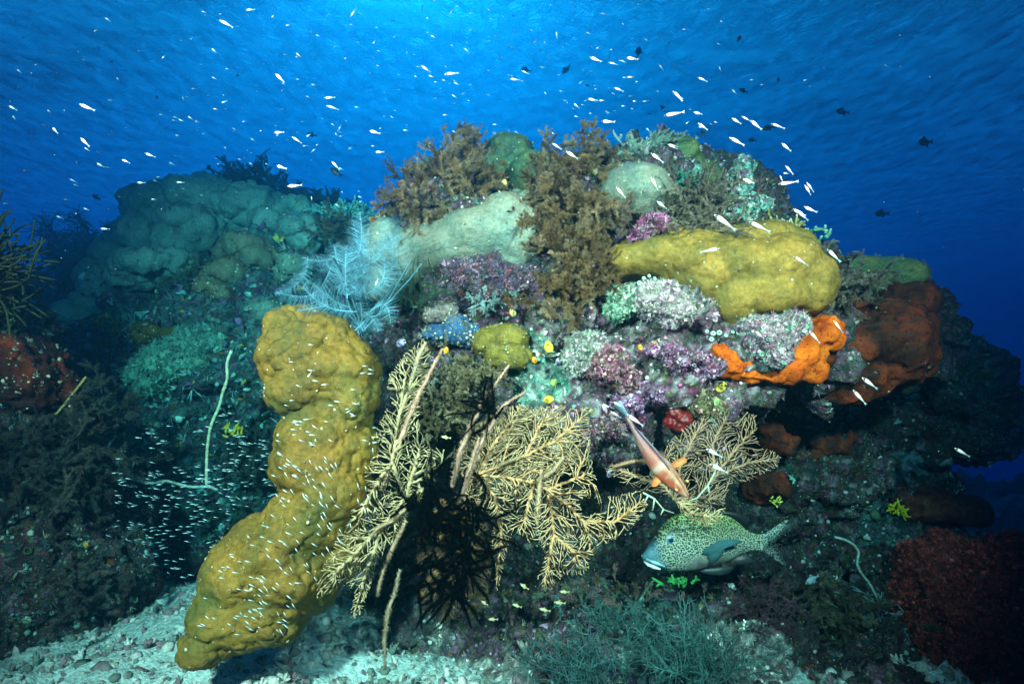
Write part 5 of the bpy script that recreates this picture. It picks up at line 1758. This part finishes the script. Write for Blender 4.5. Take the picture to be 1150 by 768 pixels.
# lips and mouth
tube(mb, [((62) * U, -4 * U, Z(362) * U), (90 * U, -34 * U, Z(378) * U), (130 * U, -50 * U, Z(395) * U), (190 * U, -72 * U, Z(418) * U)], np.array([9, 13, 14, 6]) * U, 8, (.22, .42, .48))
tube(mb, [((76) * U, -6 * U, Z(396) * U), (95 * U, -30 * U, Z(412) * U), (130 * U, -44 * U, Z(426) * U), (165 * U, -58 * U, Z(436) * U)], np.array([11, 14, 13, 6]) * U, 8, (.72, .80, .80))
tube(mb, [((74) * U, -16 * U, Z(383) * U), (95 * U, -42 * U, Z(394) * U), (135 * U, -58 * U, Z(410) * U), (185 * U, -76 * U, Z(430) * U)], np.array([3, 5, 5, 4]) * U, 6, (.015, .02, .025))
fish = mb.build('spotted_fish', MSPOT, loc=(0, 0, 0))
me = fish.data
co = np.empty(len(me.vertices) * 3)
me.vertices.foreach_get('co', co)
co = co.reshape(-1, 3)
mk_ = fishmask(co)
tl = co[:, 0] > 830 * U
mk_[tl] = 1
nb = len(xs) * 56 + 2
xx = co[:, 0] / U
extra = np.arange(len(co)) >= nb
mk_[extra & ~tl] = 0
a_ = me.color_attributes.new('Mask', 'FLOAT_COLOR', 'POINT')
a_.data.foreach_set('color', np.stack([mk_, mk_, mk_, np.ones_like(mk_)], -1).ravel())
tag(fish, 'large spotted fish with yellow green back and pale lips facing left below the reef', 'fish')
# pectoral fin and eye are parts
mb = MB()
fin(mb, fz([(425, 335), (440, 310), (480, 280), (530, 252), (590, 240), (650, 242), (662, 254), (640, 268), (590, 285), (560, 310), (540, 350), (505, 388), (478, 392), (475, 360), (455, 345)]), 0, .0012,
    lambda V: np.where((V[:, 2:3] / U > -(V[:, 0:1] / U * -.32 + 430 - 290) + 20), np.array([.012, .02, .03]), np.array([.035, .09, .10])), S(np.array([-90, -94, -104, -116, -130, -142, -146, -140, -130, -120, -112, -104, -100, -96, -92])))
mb.build('pectoral_fin', M['black'], parent=fish)
for sgn in (-1, 1):
    mb = MB()
    ec = np.array([228 * U, sgn * 66 * U + .002, Z(252) * U])
    e = ICO2[0] * np.array([36, 16, 34]) * U
    rr = np.hypot(ICO2[0][:, 0], ICO2[0][:, 2])
    v_, f_ = ICO3
    rr = np.hypot(v_[:, 0], v_[:, 2])
    cc = np.where((rr < .42)[:, None], np.array([.008, .012, .03]), np.where((rr < .72)[:, None], np.array([.10, .25, .38]), np.where((rr < .85)[:, None], np.array([.40, .42, .30]), np.array([.16, .20, .17]))))
    mb.add(v_ * np.array([37, 26, 36]) * U + ec, f_, None, cc)
    mb.build('eye', M['fish'], parent=fish)
loc0 = at(722 + 0, 610, 2.18)
fish.location = at(710, 560 + 290 / 5.75, 2.18)
fish.rotation_euler = (0, 0, R(3))

# red grouper, seen from above, head down -----------------------------------
mb = MB()
Lg = .40
xs = np.linspace(0, 1, 40)
hwid = interp(xs, [(0, .012), (.05, .045), (.15, .075), (.28, .10), (.40, .105), (.55, .082), (.75, .045), (.9, .022), (1, .016)]) * .62
hgt = interp(xs, [(0, .012), (.1, .05), (.3, .10), (.5, .095), (.75, .05), (.9, .03), (1, .028)])


def redcol(V):
    x, y, z = V[:, 0] / Lg, V[:, 1] / Lg, V[:, 2] / Lg
    a_, b_ = np.array([.38, .075, .035]), np.array([.20, .10, .11])
    f = np.clip((x - .35) / .5, 0, 1)[:, None]
    c_ = a_ * (1 - f) + b_ * f
    st = (np.exp(-((np.abs(y) - .018 - x * .05) / .008) ** 2) * (x < .42))[:, None] * .75
    c_ = c_ * (1 - st) + np.array([.66, .50, .30]) * st
    bd = np.exp(-((x - .40) / .035) ** 2)[:, None] * .7
    c_ = c_ * (1 - bd) + np.array([.55, .42, .33]) * bd
    bl = (fbm(np.stack([x * 14, y * 14, z * 14], -1), 2, 3) > .25)[:, None] * .5
    return c_ * (1 - bl) + np.array([.45, .25, .18]) * bl


xs_ = xs * Lg
bendy = .02 * np.sin(xs * 3.0)
loft(mb, xs_, hgt * Lg, -hgt * Lg * .8, hwid * Lg * 1.6, bendy, 20, redcol, 2.1)
cf = lambda c_: (lambda V: np.tile(c_, (len(V), 1)))
mb2 = MB()
fin(mb, [(.97 * Lg, .02), (1.06 * Lg, .035), (1.16 * Lg, .05), (1.17 * Lg, .0), (1.16 * Lg, -.05), (1.06 * Lg, -.035), (.97 * Lg, -.02)], 0, .002, cf((.22, .28, .36)), bendy[-1])
fin(mb, [(.30 * Lg, .035), (.42 * Lg, .055), (.60 * Lg, .052), (.78 * Lg, .038), (.86 * Lg, .02), (.6 * Lg, .022)], 0, .0015, cf((.18, .14, .2)), .01)
red = mb.build('red_fish', M['skin'], loc=(0, 0, 0))
for sgn in (-1, 1):
    mb = MB()
    A_ = np.array([(.30, .055), (.28, .13), (.27, .21), (.29, .24), (.33, .23), (.35, .15), (.36, .065)]) * Lg
    n_ = len(A_)
    V = np.concatenate([np.stack([A_[:, 0], sgn * A_[:, 1], np.full(n_, z_)], -1) for z_ in (-.0012, .0012)])
    mb.add(V, [[0, i, i + 1] for i in range(1, n_ - 1)] + [[n_, n_ + i + 1, n_ + i] for i in range(1, n_ - 1)], [[i, (i + 1) % n_, (i + 1) % n_ + n_, i + n_] for i in range(n_)], (.68, .22, .07))
    mb.build('pectoral_fin', M['skin'], parent=red)
    mb = MB()
    v_, f_ = ICO3
    cc = np.where((np.abs(v_[:, 1]) > .75)[:, None], np.array([.01, .01, .01]), np.array([.6, .35, .12]))
    mb.add(v_ * .007 + (Lg * .13, sgn * .030, .018), f_, None, cc)
    mb.build('eye', M['fish'], parent=red)
head, tail = Vector(at(773, 558, 2.03)), Vector(at(700, 462, 2.10))
X = (tail - head).normalized()
Zv = Vector((0.15, -1, .25))
Zv = (Zv - Zv.dot(X) * X).normalized()
Yv = Zv.cross(X)
from mathutils import Matrix
red.matrix_world = Matrix.Translation(head) @ Matrix((X, Yv, Zv)).transposed().to_4x4()
red.scale = (((tail - head).length / Lg) * .95,) * 3
tag(red, 'slender orange red fish with pale stripes, head down in front of the tan fan', 'fish')

# small fish templates --------------------------------------------------------
def smallfish(name, L, deep, wide, body, belly, tailcol, mat, k=8, tailspan=.16, n=9, eye=True, curl=0.):
    mb = MB()
    xs = np.linspace(0, .82, n)
    sh = interp(xs, [(0, .12), (.06, .55), (.2, .95), (.35, 1), (.55, .7), (.75, .28), (.82, .2)])

    def cf_(V):
        f = np.clip(V[:, 2] / (L * deep) * .5 + .5, 0, 1)[:, None]
        c_ = np.array(belly) * (1 - f) + np.array(body) * f
        f2 = np.clip((V[:, 0] / L - .4) / .4, 0, 1)[:, None]
        c_ = c_ * (1 - f2) + np.array(tailcol) * f2
        if eye:
            e_ = (np.abs(V[:, 0] / L - .1) < .045) & (np.abs(V[:, 1]) > L * wide * .3)
            c_[e_] = (.03, .04, .05)
        return c_

    loft(mb, xs * L, sh * L * deep, -sh * L * deep, sh * L * wide, None, k, cf_)
    fin(mb, [(x * L, z * L) for x, z in [(.78, .02), (.9, tailspan * .6), (1, tailspan), (.93, 0), (1, -tailspan), (.9, -tailspan * .6), (.78, -.02)]], 0, L * .006, np.array(tailcol))
    if n > 7 and k != 12:
        fin(mb, [(x * L, z * L) for x, z in [(.32, deep * .9), (.42, deep * 1.5), (.58, deep * 1.0), (.55, deep * .6)]], 0, L * .005, np.array(body) * .8)
        fin(mb, [(x * L, z * L) for x, z in [(.45, -deep * .7), (.52, -deep * 1.35), (.66, -deep * .7), (.6, -deep * .4)]], 0, L * .005, np.array(belly) * .8)
    for v_ in mb.v:
        v_[:, 2] += curl * L * (v_[:, 0] / L) ** 2
        v_[:, 1] += curl * .7 * L * (v_[:, 0] / L) ** 2
    return mb.build(name, mat, loc=(0, 0, 0))


def orient(o, x, y, d, px, ang, L, yaw=0.):
    """head at pixel (x, y), body `px` pixels long, tail pointing `ang` degrees below the right"""
    s = px * d / F / L
    o.location = at(x, y, d)
    o.scale = (s, s, s)
    o.rotation_euler = (0, R(ang), R(yaw))


WHT = (.80, .84, .84)
bait = smallfish('baitfish', 1, .095, .075, WHT, (.86, .88, .86), (.22, .36, .42), M['fish'], 12, .07, 14)
BAITS = [bait, smallfish('baitfish', 1, .115, .08, WHT, (.8, .84, .84), (.12, .26, .34), M['fish'], 12, .09, 14, True, .10), smallfish('baitfish', 1, .08, .06, (.7, .8, .84), (.8, .86, .88), (.10, .22, .32), M['fish'], 12, .06, 14, True, -.08)]
rb = random.Random(3)


def place(tmpl, x, y, d, px, ang, label, cat, group, yaw=0.):
    if tmpl is bait:
        tmpl = BAITS[0] if px > 20 else rb.choice(BAITS)
        yaw *= 1.4
    o = tmpl
    if tmpl.get('_used'):
        o = tmpl.copy()
        C.objects.link(o)
    else:
        tmpl['_used'] = 1
    orient(o, x, y, d, px, ang, 1, yaw)
    return tag(o, label, cat, group)


# (x, y, length px, angle) in the open water, from the photograph
A1 = [(785, 33, 34, 5), (875, 18, 22, 115), (702, 65, 48, 24), (1003, 186, 16, 0), (988, 97, 22, 55), (310, 147, 22, 50), (352, 199, 18, 5), (393, 195, 18, 25), (55, 276, 24, 35), (28, 338, 34, 30), (5, 343, 24, 35), (40, 370, 30, 40), (342, 320, 24, 8), (255, 333, 44, 22),
      (150, 352, 30, 25), (168, 408, 36, 42), (257, 440, 40, 45), (305, 480, 20, 40), (308, 520, 28, 35), (388, 510, 36, 20), (220, 571, 26, 18), (265, 583, 18, 5), (463, 489, 32, 20), (610, 283, 24, 12), (592, 308, 22, 25), (707, 329, 28, 0), (506, 366, 24, 8), (550, 372, 22, 10),
      (540, 358, 20, 0), (392, 351, 20, 5), (620, 384, 22, 20), (510, 415, 18, 5), (623, 417, 18, -8), (560, 432, 24, 18), (743, 422, 16, 0), (508, 452, 18, 15), (538, 518, 22, 25), (488, 575, 20, 25), (554, 498, 18, 10), (562, 582, 26, 5), (437, 583, 28, 8), (376, 628, 20, 10),
      (578, 602, 18, 5), (636, 622, 18, 15), (880, 237, 52, 40), (906, 212, 14, 30), (1037, 313, 34, 0), (1043, 338, 40, 5), (875, 400, 18, 15), (876, 424, 36, 8), (933, 437, 36, 25), (966, 467, 22, 10), (1008, 475, 22, 140), (1060, 516, 36, 45), (884, 530, 46, 22), (919, 595, 46, 0),
      (760, 508, 22, 20), (1112, 478, 16, -20), (1025, 378, 14, 10), (960, 390, 14, -10), (945, 424, 14, -20), (735, 213, 18, 45), (320, 730, 28, 5), (178, 690, 26, 15), (6, 650, 24, 0), (70, 545, 24, 0), (165, 203, 14, 30), (166, 274, 16, 40), (258, 190, 26, 15), (818, 290, 12, 40),
      (318, 484, 14, 35), (130, 396, 24, 20), (1086, 410, 18, 130), (1080, 421, 14, 0), (895, 348, 14, 0), (970, 74, 14, -10), (790, 519, 14, 10), (685, 505, 14, 10), (877, 458, 14, 10), (202, 636, 22, 10), (140, 548, 22, -10), (4, 305, 18, 30)]
A2 = [(38, 55, 34, -40), (62, 38, 22, 30), (355, 48, 26, -50), (168, 70, 18, -10), (253, 138, 18, 110), (316, 84, 14, 10), (345, 78, 20, 60), (418, 98, 18, -30), (405, 133, 20, 35), (400, 153, 26, 30), (265, 210, 34, 30), (340, 238, 50, -18), (108, 182, 18, 40), (187, 240, 16, 0), (304, 315, 18, 0),
      (367, 333, 14, -40), (393, 303, 20, -40), (367, 172, 18, 90), (555, 50, 16, 25), (555, 103, 20, 5), (495, 114, 20, 25), (620, 140, 22, -35), (639, 165, 18, -30), (548, 148, 20, 40), (670, 186, 18, 30), (646, 217, 20, 0), (700, 178, 16, -5), (835, 43, 26, 5), (790, 103, 26, 0), (765, 150, 14, 10),
      (804, 183, 40, 25), (863, 200, 32, 8), (900, 193, 26, 12), (920, 185, 42, 28), (975, 124, 24, 5), (1003, 184, 14, 0), (1022, 184, 18, 0), (1024, 206, 24, 45), (800, 228, 18, 5), (548, 252, 32, 15), (580, 258, 20, 25), (585, 226, 28, 22), (696, 100, 28, 85), (880, 281, 40, 30), (925, 309, 20, 0),
      (970, 326, 22, 0), (1068, 292, 42, 45), (1040, 371, 66, 3), (842, 388, 46, 22), (797, 316, 34, 25), (782, 324, 20, 0), (752, 330, 26, 50), (718, 320, 20, 30), (745, 346, 16, 5), (474, 302, 16, 15), (855, 362, 18, 10), (100, 418, 40, 25), (118, 486, 30, 8), (30, 476, 18, -20), (288, 455, 24, 80),
      (0, 415, 22, -60), (268, 18, 20, 90), (1065, 205, 16, 20), (1122, 195, 14, 0), (190, 288, 14, 0), (323, 284, 14, 5), (96, 232, 18, 30), (350, 267, 14, 10), (945, 264, 14, 10), (878, 356, 14, 0), (1055, 133, 18, 80), (20, 384, 14, 20), (0, 535, 20, 30), (1052, 462, 36, 20), (860, 282, 12, 0)]
A3 = [(95, 248, 40, 35), (18, 292, 44, 50), (205, 286, 26, 25), (83, 359, 38, 2), (205, 378, 38, 28), (235, 372, 36, 35), (265, 385, 46, 50), (330, 396, 46, 28), (197, 440, 60, 18), (364, 458, 40, 45), (376, 530, 40, 40), (368, 553, 18, 15), (352, 590, 60, -3), (444, 583, 40, 45), (438, 592, 44, 40),
      (97, 394, 42, 22), (240, 573, 50, 12), (0, 462, 38, 12), (358, 560, 26, 65), (14, 205, 16, 10), (24, 226, 18, 5), (68, 197, 12, 0), (176, 515, 10, 0), (313, 574, 10, 0), (435, 660, 44, 35), (400, 668, 44, 40)]
bait_list = []
for L_, ox in ((A1, 0), (A2, 380), (A3, 750)):
    for x, y, l, a in L_:
        X_, Y_, P_ = ox + x / 2.845, y / 2.845, l / 2.845 * 1.02
        bait_list.append((X_, Y_, P_, a))
for X_, Y_, P_, a in bait_list:
    d = min(3.2, max(1.15, .030 * F / P_))
    if Y_ > 170 and X_ > 420:
        d = min(d, 1.75)
    if X_ > 800:
        lab, gr = 'white baitfish in the loose group right of the reef crest', 'white baitfish right of the crest'
    elif X_ > 560:
        lab, gr = 'small white baitfish swimming above the reef crest', 'white baitfish above the crest'
    elif X_ > 330:
        lab, gr = 'small white baitfish near the bright patch of the water surface', 'white baitfish under the bright surface'
    else:
        lab, gr = 'small white baitfish in the blue water at the upper left', 'white baitfish at the upper left'
    if P_ > 21:
        lab = 'largest white baitfish, level with the top of the reef' if X_ < 800 else lab
    place(bait, X_, Y_, d, P_, a, lab, 'baitfish', gr, random.uniform(-25, 25))
rq = np.random.default_rng(17)
tiny = []
for i in range(270):
    x = rq.uniform(5, 1010)
    y = rq.uniform(4, 235) if x < 420 else rq.uniform(4, 150)
    if rq.random() > np.clip(1.25 - abs(x - 380) / 520, .12, 1):
        continue
    tiny.append((rq.uniform(3.2, 7.5), x, y, rq.uniform(1.7, 2.9), rq.normal() * 22 + 12, rq.uniform(-40, 40)))
tiny.sort(reverse=True)
nfree = 300 - len(bait_list) - 24
for l, x, y, d, a, yw in tiny[:nfree]:
    place(bait, x, y, d, l, a, 'distant tiny white fish scattered under the water surface', 'baitfish', 'distant tiny fish under the surface', yw)
# pale fish close in front of the reef: individual labels
NEAR = [(620, 161, 12, 30, 'white baitfish in front of the brown bush tip at the crest'), (636, 170, 16, 25, 'long white baitfish over the brown crest bush'), (731, 172, 17, 40, 'white baitfish in front of the white feathery hydroid'), (731, 199, 16, 55, 'pale baitfish left of the spiky grey brown bush'),
        (692, 210, 16, 40, 'pale baitfish over the pale beige dome coral'), (738, 226, 15, 30, 'pale baitfish low in front of the spiky grey brown bush'), (802, 241, 28, 40, 'upper left of two long pale fish over the spiky bush'), (841, 249, 24, 32, 'white fish just above the top of the ochre coral'),
        (929, 280, 19, 50, 'white fish in front of the dark grey hydroid bush'), (891, 288, 18, 35, 'pale fish at the right shoulder of the ochre coral'), (808, 279, 20, 172, 'pale fish lying flat against the ochre coral'), (936, 360, 16, 50, 'white fish over the bright orange sponge, upper one'),
        (909, 372, 19, 40, 'pale fish over the bright orange sponge, lower one'), (968, 424, 24, 30, 'upper of two white fish below the rust brown sponge'), (958, 438, 20, 50, 'lower of two white fish below the rust brown sponge'), (1072, 503, 20, 28, 'white fish below the right overhang'),
        (895, 236, 18, 38, 'pale fish over the branching coral, left one'), (688, 451, 14, 25, 'upper white fish by the tail of the red fish'), (704, 465, 22, 35, 'lower white fish by the tail of the red fish'), (686, 462, 14, 25, 'left white fish by the tail of the red fish'), (793, 504, 22, 25, 'upper white blue fish over the right tan fan'),
        (797, 521, 24, 25, 'lower white blue fish over the right tan fan'), (848, 372, 12, 40, 'faint pale fish over the pink crusted knob'), (345, 424, 8, -50, 'tiny white fish in front of the upper part of the mustard pillar')]
for x, y, l, a, lab in NEAR:
    place(bait, x, y, 1.72 if y > 150 else 1.6, l * 1.1, a, lab, 'baitfish', None, random.uniform(-20, 20))
# dark damselfish
dam = smallfish('damselfish', 1, .22, .09, (.02, .025, .035), (.035, .04, .05), (.02, .02, .03), M['skin'], 10, .18, 12)
DAM = [(371, 189, 17, 35, 2.2, 'dark damselfish in the blue just above the far mound'), (832, 40, 9, 120, 1.8, 'dark damselfish high in the water at the upper right'), (939, 125, 18, 2, 3.0, 'greenish dark fish alone in the blue right of centre'), (1031, 160, 23, -8, 2.6, 'larger dark fish alone in the blue at the right'),
       (982, 240, 18, 0, 3.2, 'dim fish in the blue above the rust sponge'), (104, 219, 12, 30, 3.0, 'dark damselfish in the blue at the left'), (874, 92, 7, -80, 2.8, 'tiny dark fish near the faint surface ripples at the right'), (830, 100, 12, 20, 2.2, 'brown fish next to a white baitfish above the crest'),
       (856, 145, 15, -5, 2.2, 'grey brown fish among the white baitfish right of the crest'), (787, 147, 10, 60, 2.1, 'reddish dark fish just above the crest'), (666, 143, 9, -70, 2.3, 'dark fish standing upright over the brown crest bush'), (345, 150, 12, 10, 3.2, 'dim dark fish far away above the far mound'),
       (728, 128, 5, 0, 2.2, 'tiny black fish above the white hydroid'), (658, 95, 6, 40, 2.6, 'tiny dark fish in the bright blue above the crest'), (585, 77, 13, 12, 3.1, 'dim dark fish under the bright surface'), (176, 107, 6, 80, 3.1, 'tiny dark fish at the upper left'), (718, 52, 16, 100, 3.0, 'thin dark fish under the surface right of centre'),
       (632, 83, 14, -50, 3.0, 'pale grey fish under the bright surface'), (742, 118, 9, 60, 3.0, 'faint grey fish above the crest'), (265, 86, 6, -20, 3.2, 'faint small fish in the blue at the left'), (840, 157, 10, 15, 2.8, 'dim fish hidden behind white baitfish')]
for x, y, l, a, d, lab in DAM:
    place(dam, x, y, d * 1.45, l * .95, a, lab, 'fish', None, random.uniform(-15, 15))
# olive little fish by the fans and over the ledge
gob = smallfish('goby', 1, .14, .09, (.34, .30, .14), (.62, .56, .36), (.4, .34, .16), M['skin'], 8, .12, 10)
GOB = [(410, 492, 15, -5, 'small yellow olive fish between the pillar and the left fan'), (495, 490, 12, 10, 'small olive fish in the left fan tangle'), (648, 637, 14, 0, 'small striped fish under the tips of the big tan fan'), (622, 676, 15, 10, 'small striped fish over the ledge, the upper right one'), (605, 683, 14, 12, 'small striped fish over the ledge, the lower one'),
       (584, 655, 13, 35, 'small striped fish over the ledge near the fan tips'), (548, 695, 12, 5, 'small striped fish low on the ledge at the left'), (575, 678, 12, 15, 'small striped fish in the middle of the ledge'), (628, 664, 12, 0, 'small striped fish just below the lowest fan tip'), (421, 322, 10, -70, 'tiny yellow fish beside the blue feather hydroid'),
       (540, 674, 10, 30, 'smallest striped fish at the left end of the ledge')]
for x, y, l, a, lab in GOB:
    place(gob, x, y, 1.93, l, a, lab, 'fish', None, random.uniform(-20, 20))
ye = smallfish('dim_fish', 1, .2, .09, (.16, .24, .28), (.28, .36, .4), (.16, .24, .3), M['skin'], 8, .14, 10)
place(ye, 905, 655, 2.3, 22, -20, 'dim grey blue fish in the dark below the spotted fish tail', 'fish', None, 20)

# glassfish swarm --------------------------------------------------------------
glass = smallfish('glassfish', 1, .085, .07, (.36, .56, .60), (.55, .72, .74), (.10, .22, .26), M['fish'], 6, .08, 7, False)
rng = np.random.default_rng(99)
GP = []
while len(GP) < 420:                                  # cave
    x, y = rng.uniform(105, 335), rng.uniform(440, 668)
    if noise(np.array([[x * .045, y * .045, 3.]]), 5)[0] < rng.uniform(-.5, .15):
        continue
    if ((x - 225) / 120) ** 2 + ((y - 560) / 105) ** 2 < 1 * rng.uniform(.5, 1) and not (x > 300 and y > 590):
        GP.append((x, y, rng.uniform(2.05, 2.6), rng.uniform(4.5, 8.5), rng.normal() * 9 + 4, rng.uniform(-30, 30), 0))
n_c = len(GP)
while len(GP) < n_c + 200:                            # before the pillar
    x, y = rng.uniform(220, 425), rng.uniform(385, 712)
    cx_ = np.interp(y, [380, 450, 520, 580, 640, 700], [350, 362, 362, 350, 300, 265])
    if noise(np.array([[x * .05, y * .05, 9.]]), 6)[0] < rng.uniform(-.6, .1):
        continue
    if abs(x - cx_) < 58 and rng.random() < (.35 if y < 450 else .75 if y < 520 else 1):
        an = rng.normal() * 12 + (5 if y < 500 else np.interp(x, [240, 330, 420], [12, 38, 70]))
        GP.append((x, y, rng.uniform(1.55, 1.7), rng.uniform(6, 9.5), an, rng.uniform(-25, 25), 1))
order = sorted(range(len(GP)), key=lambda i: -GP[i][3])
ind, rest = order[:300], order[300:]
for i in ind:
    x, y, d, l, a, yw, g_ = GP[i]
    place(glass, x, y, d, l, a, 'tiny silver glassfish of the swarm in front of the mustard pillar' if g_ else 'tiny silver glassfish of the swarm in the dark cave left of the pillar', 'glassfish',
          'glassfish in front of the pillar' if g_ else 'glassfish in the cave', yw)
mb = MB()
co = np.empty(len(glass.data.vertices) * 3)
glass.data.vertices.foreach_get('co', co)
co = co.reshape(-1, 3)
f3 = np.array([list(p.vertices) for p in glass.data.polygons if len(p.vertices) == 3])
f4 = np.array([list(p.vertices) for p in glass.data.polygons if len(p.vertices) == 4])
cg = np.empty(len(co) * 4)
glass.data.color_attributes['Col'].data.foreach_get('color', cg)
cg = cg.reshape(-1, 4)[:, :3]
for i in rest:
    x, y, d, l, a, yw, g_ = GP[i]
    from mathutils import Euler
    rm = np.array(Euler((0, R(a), R(yw))).to_matrix())
    s = l * d / F
    mb.add((co * s) @ rm.T + at(x, y, d), f3, f4, cg)
tag(mb.build('glassfish_swarm', M['fish'], loc=(0, 0, 0)), 'the smallest glassfish of the swarm around the pillar', 'glassfish', kind='stuff')
co = np.empty(len(bait.data.vertices) * 3)
bait.data.vertices.foreach_get('co', co)
co = co.reshape(-1, 3)
f3 = np.array([list(p.vertices) for p in bait.data.polygons if len(p.vertices) == 3])
f4 = np.array([list(p.vertices) for p in bait.data.polygons if len(p.vertices) == 4])
cg = np.empty(len(co) * 4)
bait.data.color_attributes['Col'].data.foreach_get('color', cg)
cg = cg.reshape(-1, 4)[:, :3]
mb = MB()
for l, x, y, d, a, yw in tiny[nfree:]:
    rm = np.array(Euler((0, R(a), R(yw))).to_matrix())
    mb.add((co * (l * d / F)) @ rm.T + at(x, y, d), f3, f4, cg)
tag(mb.build('baitfish_swarm', M['fish'], loc=(0, 0, 0)), 'the faintest and smallest white fish scattered under the water surface', 'baitfish', kind='stuff')
for o in C.objects:
    for k in ('_o', '_used'):
        if k in o:
            del o[k]
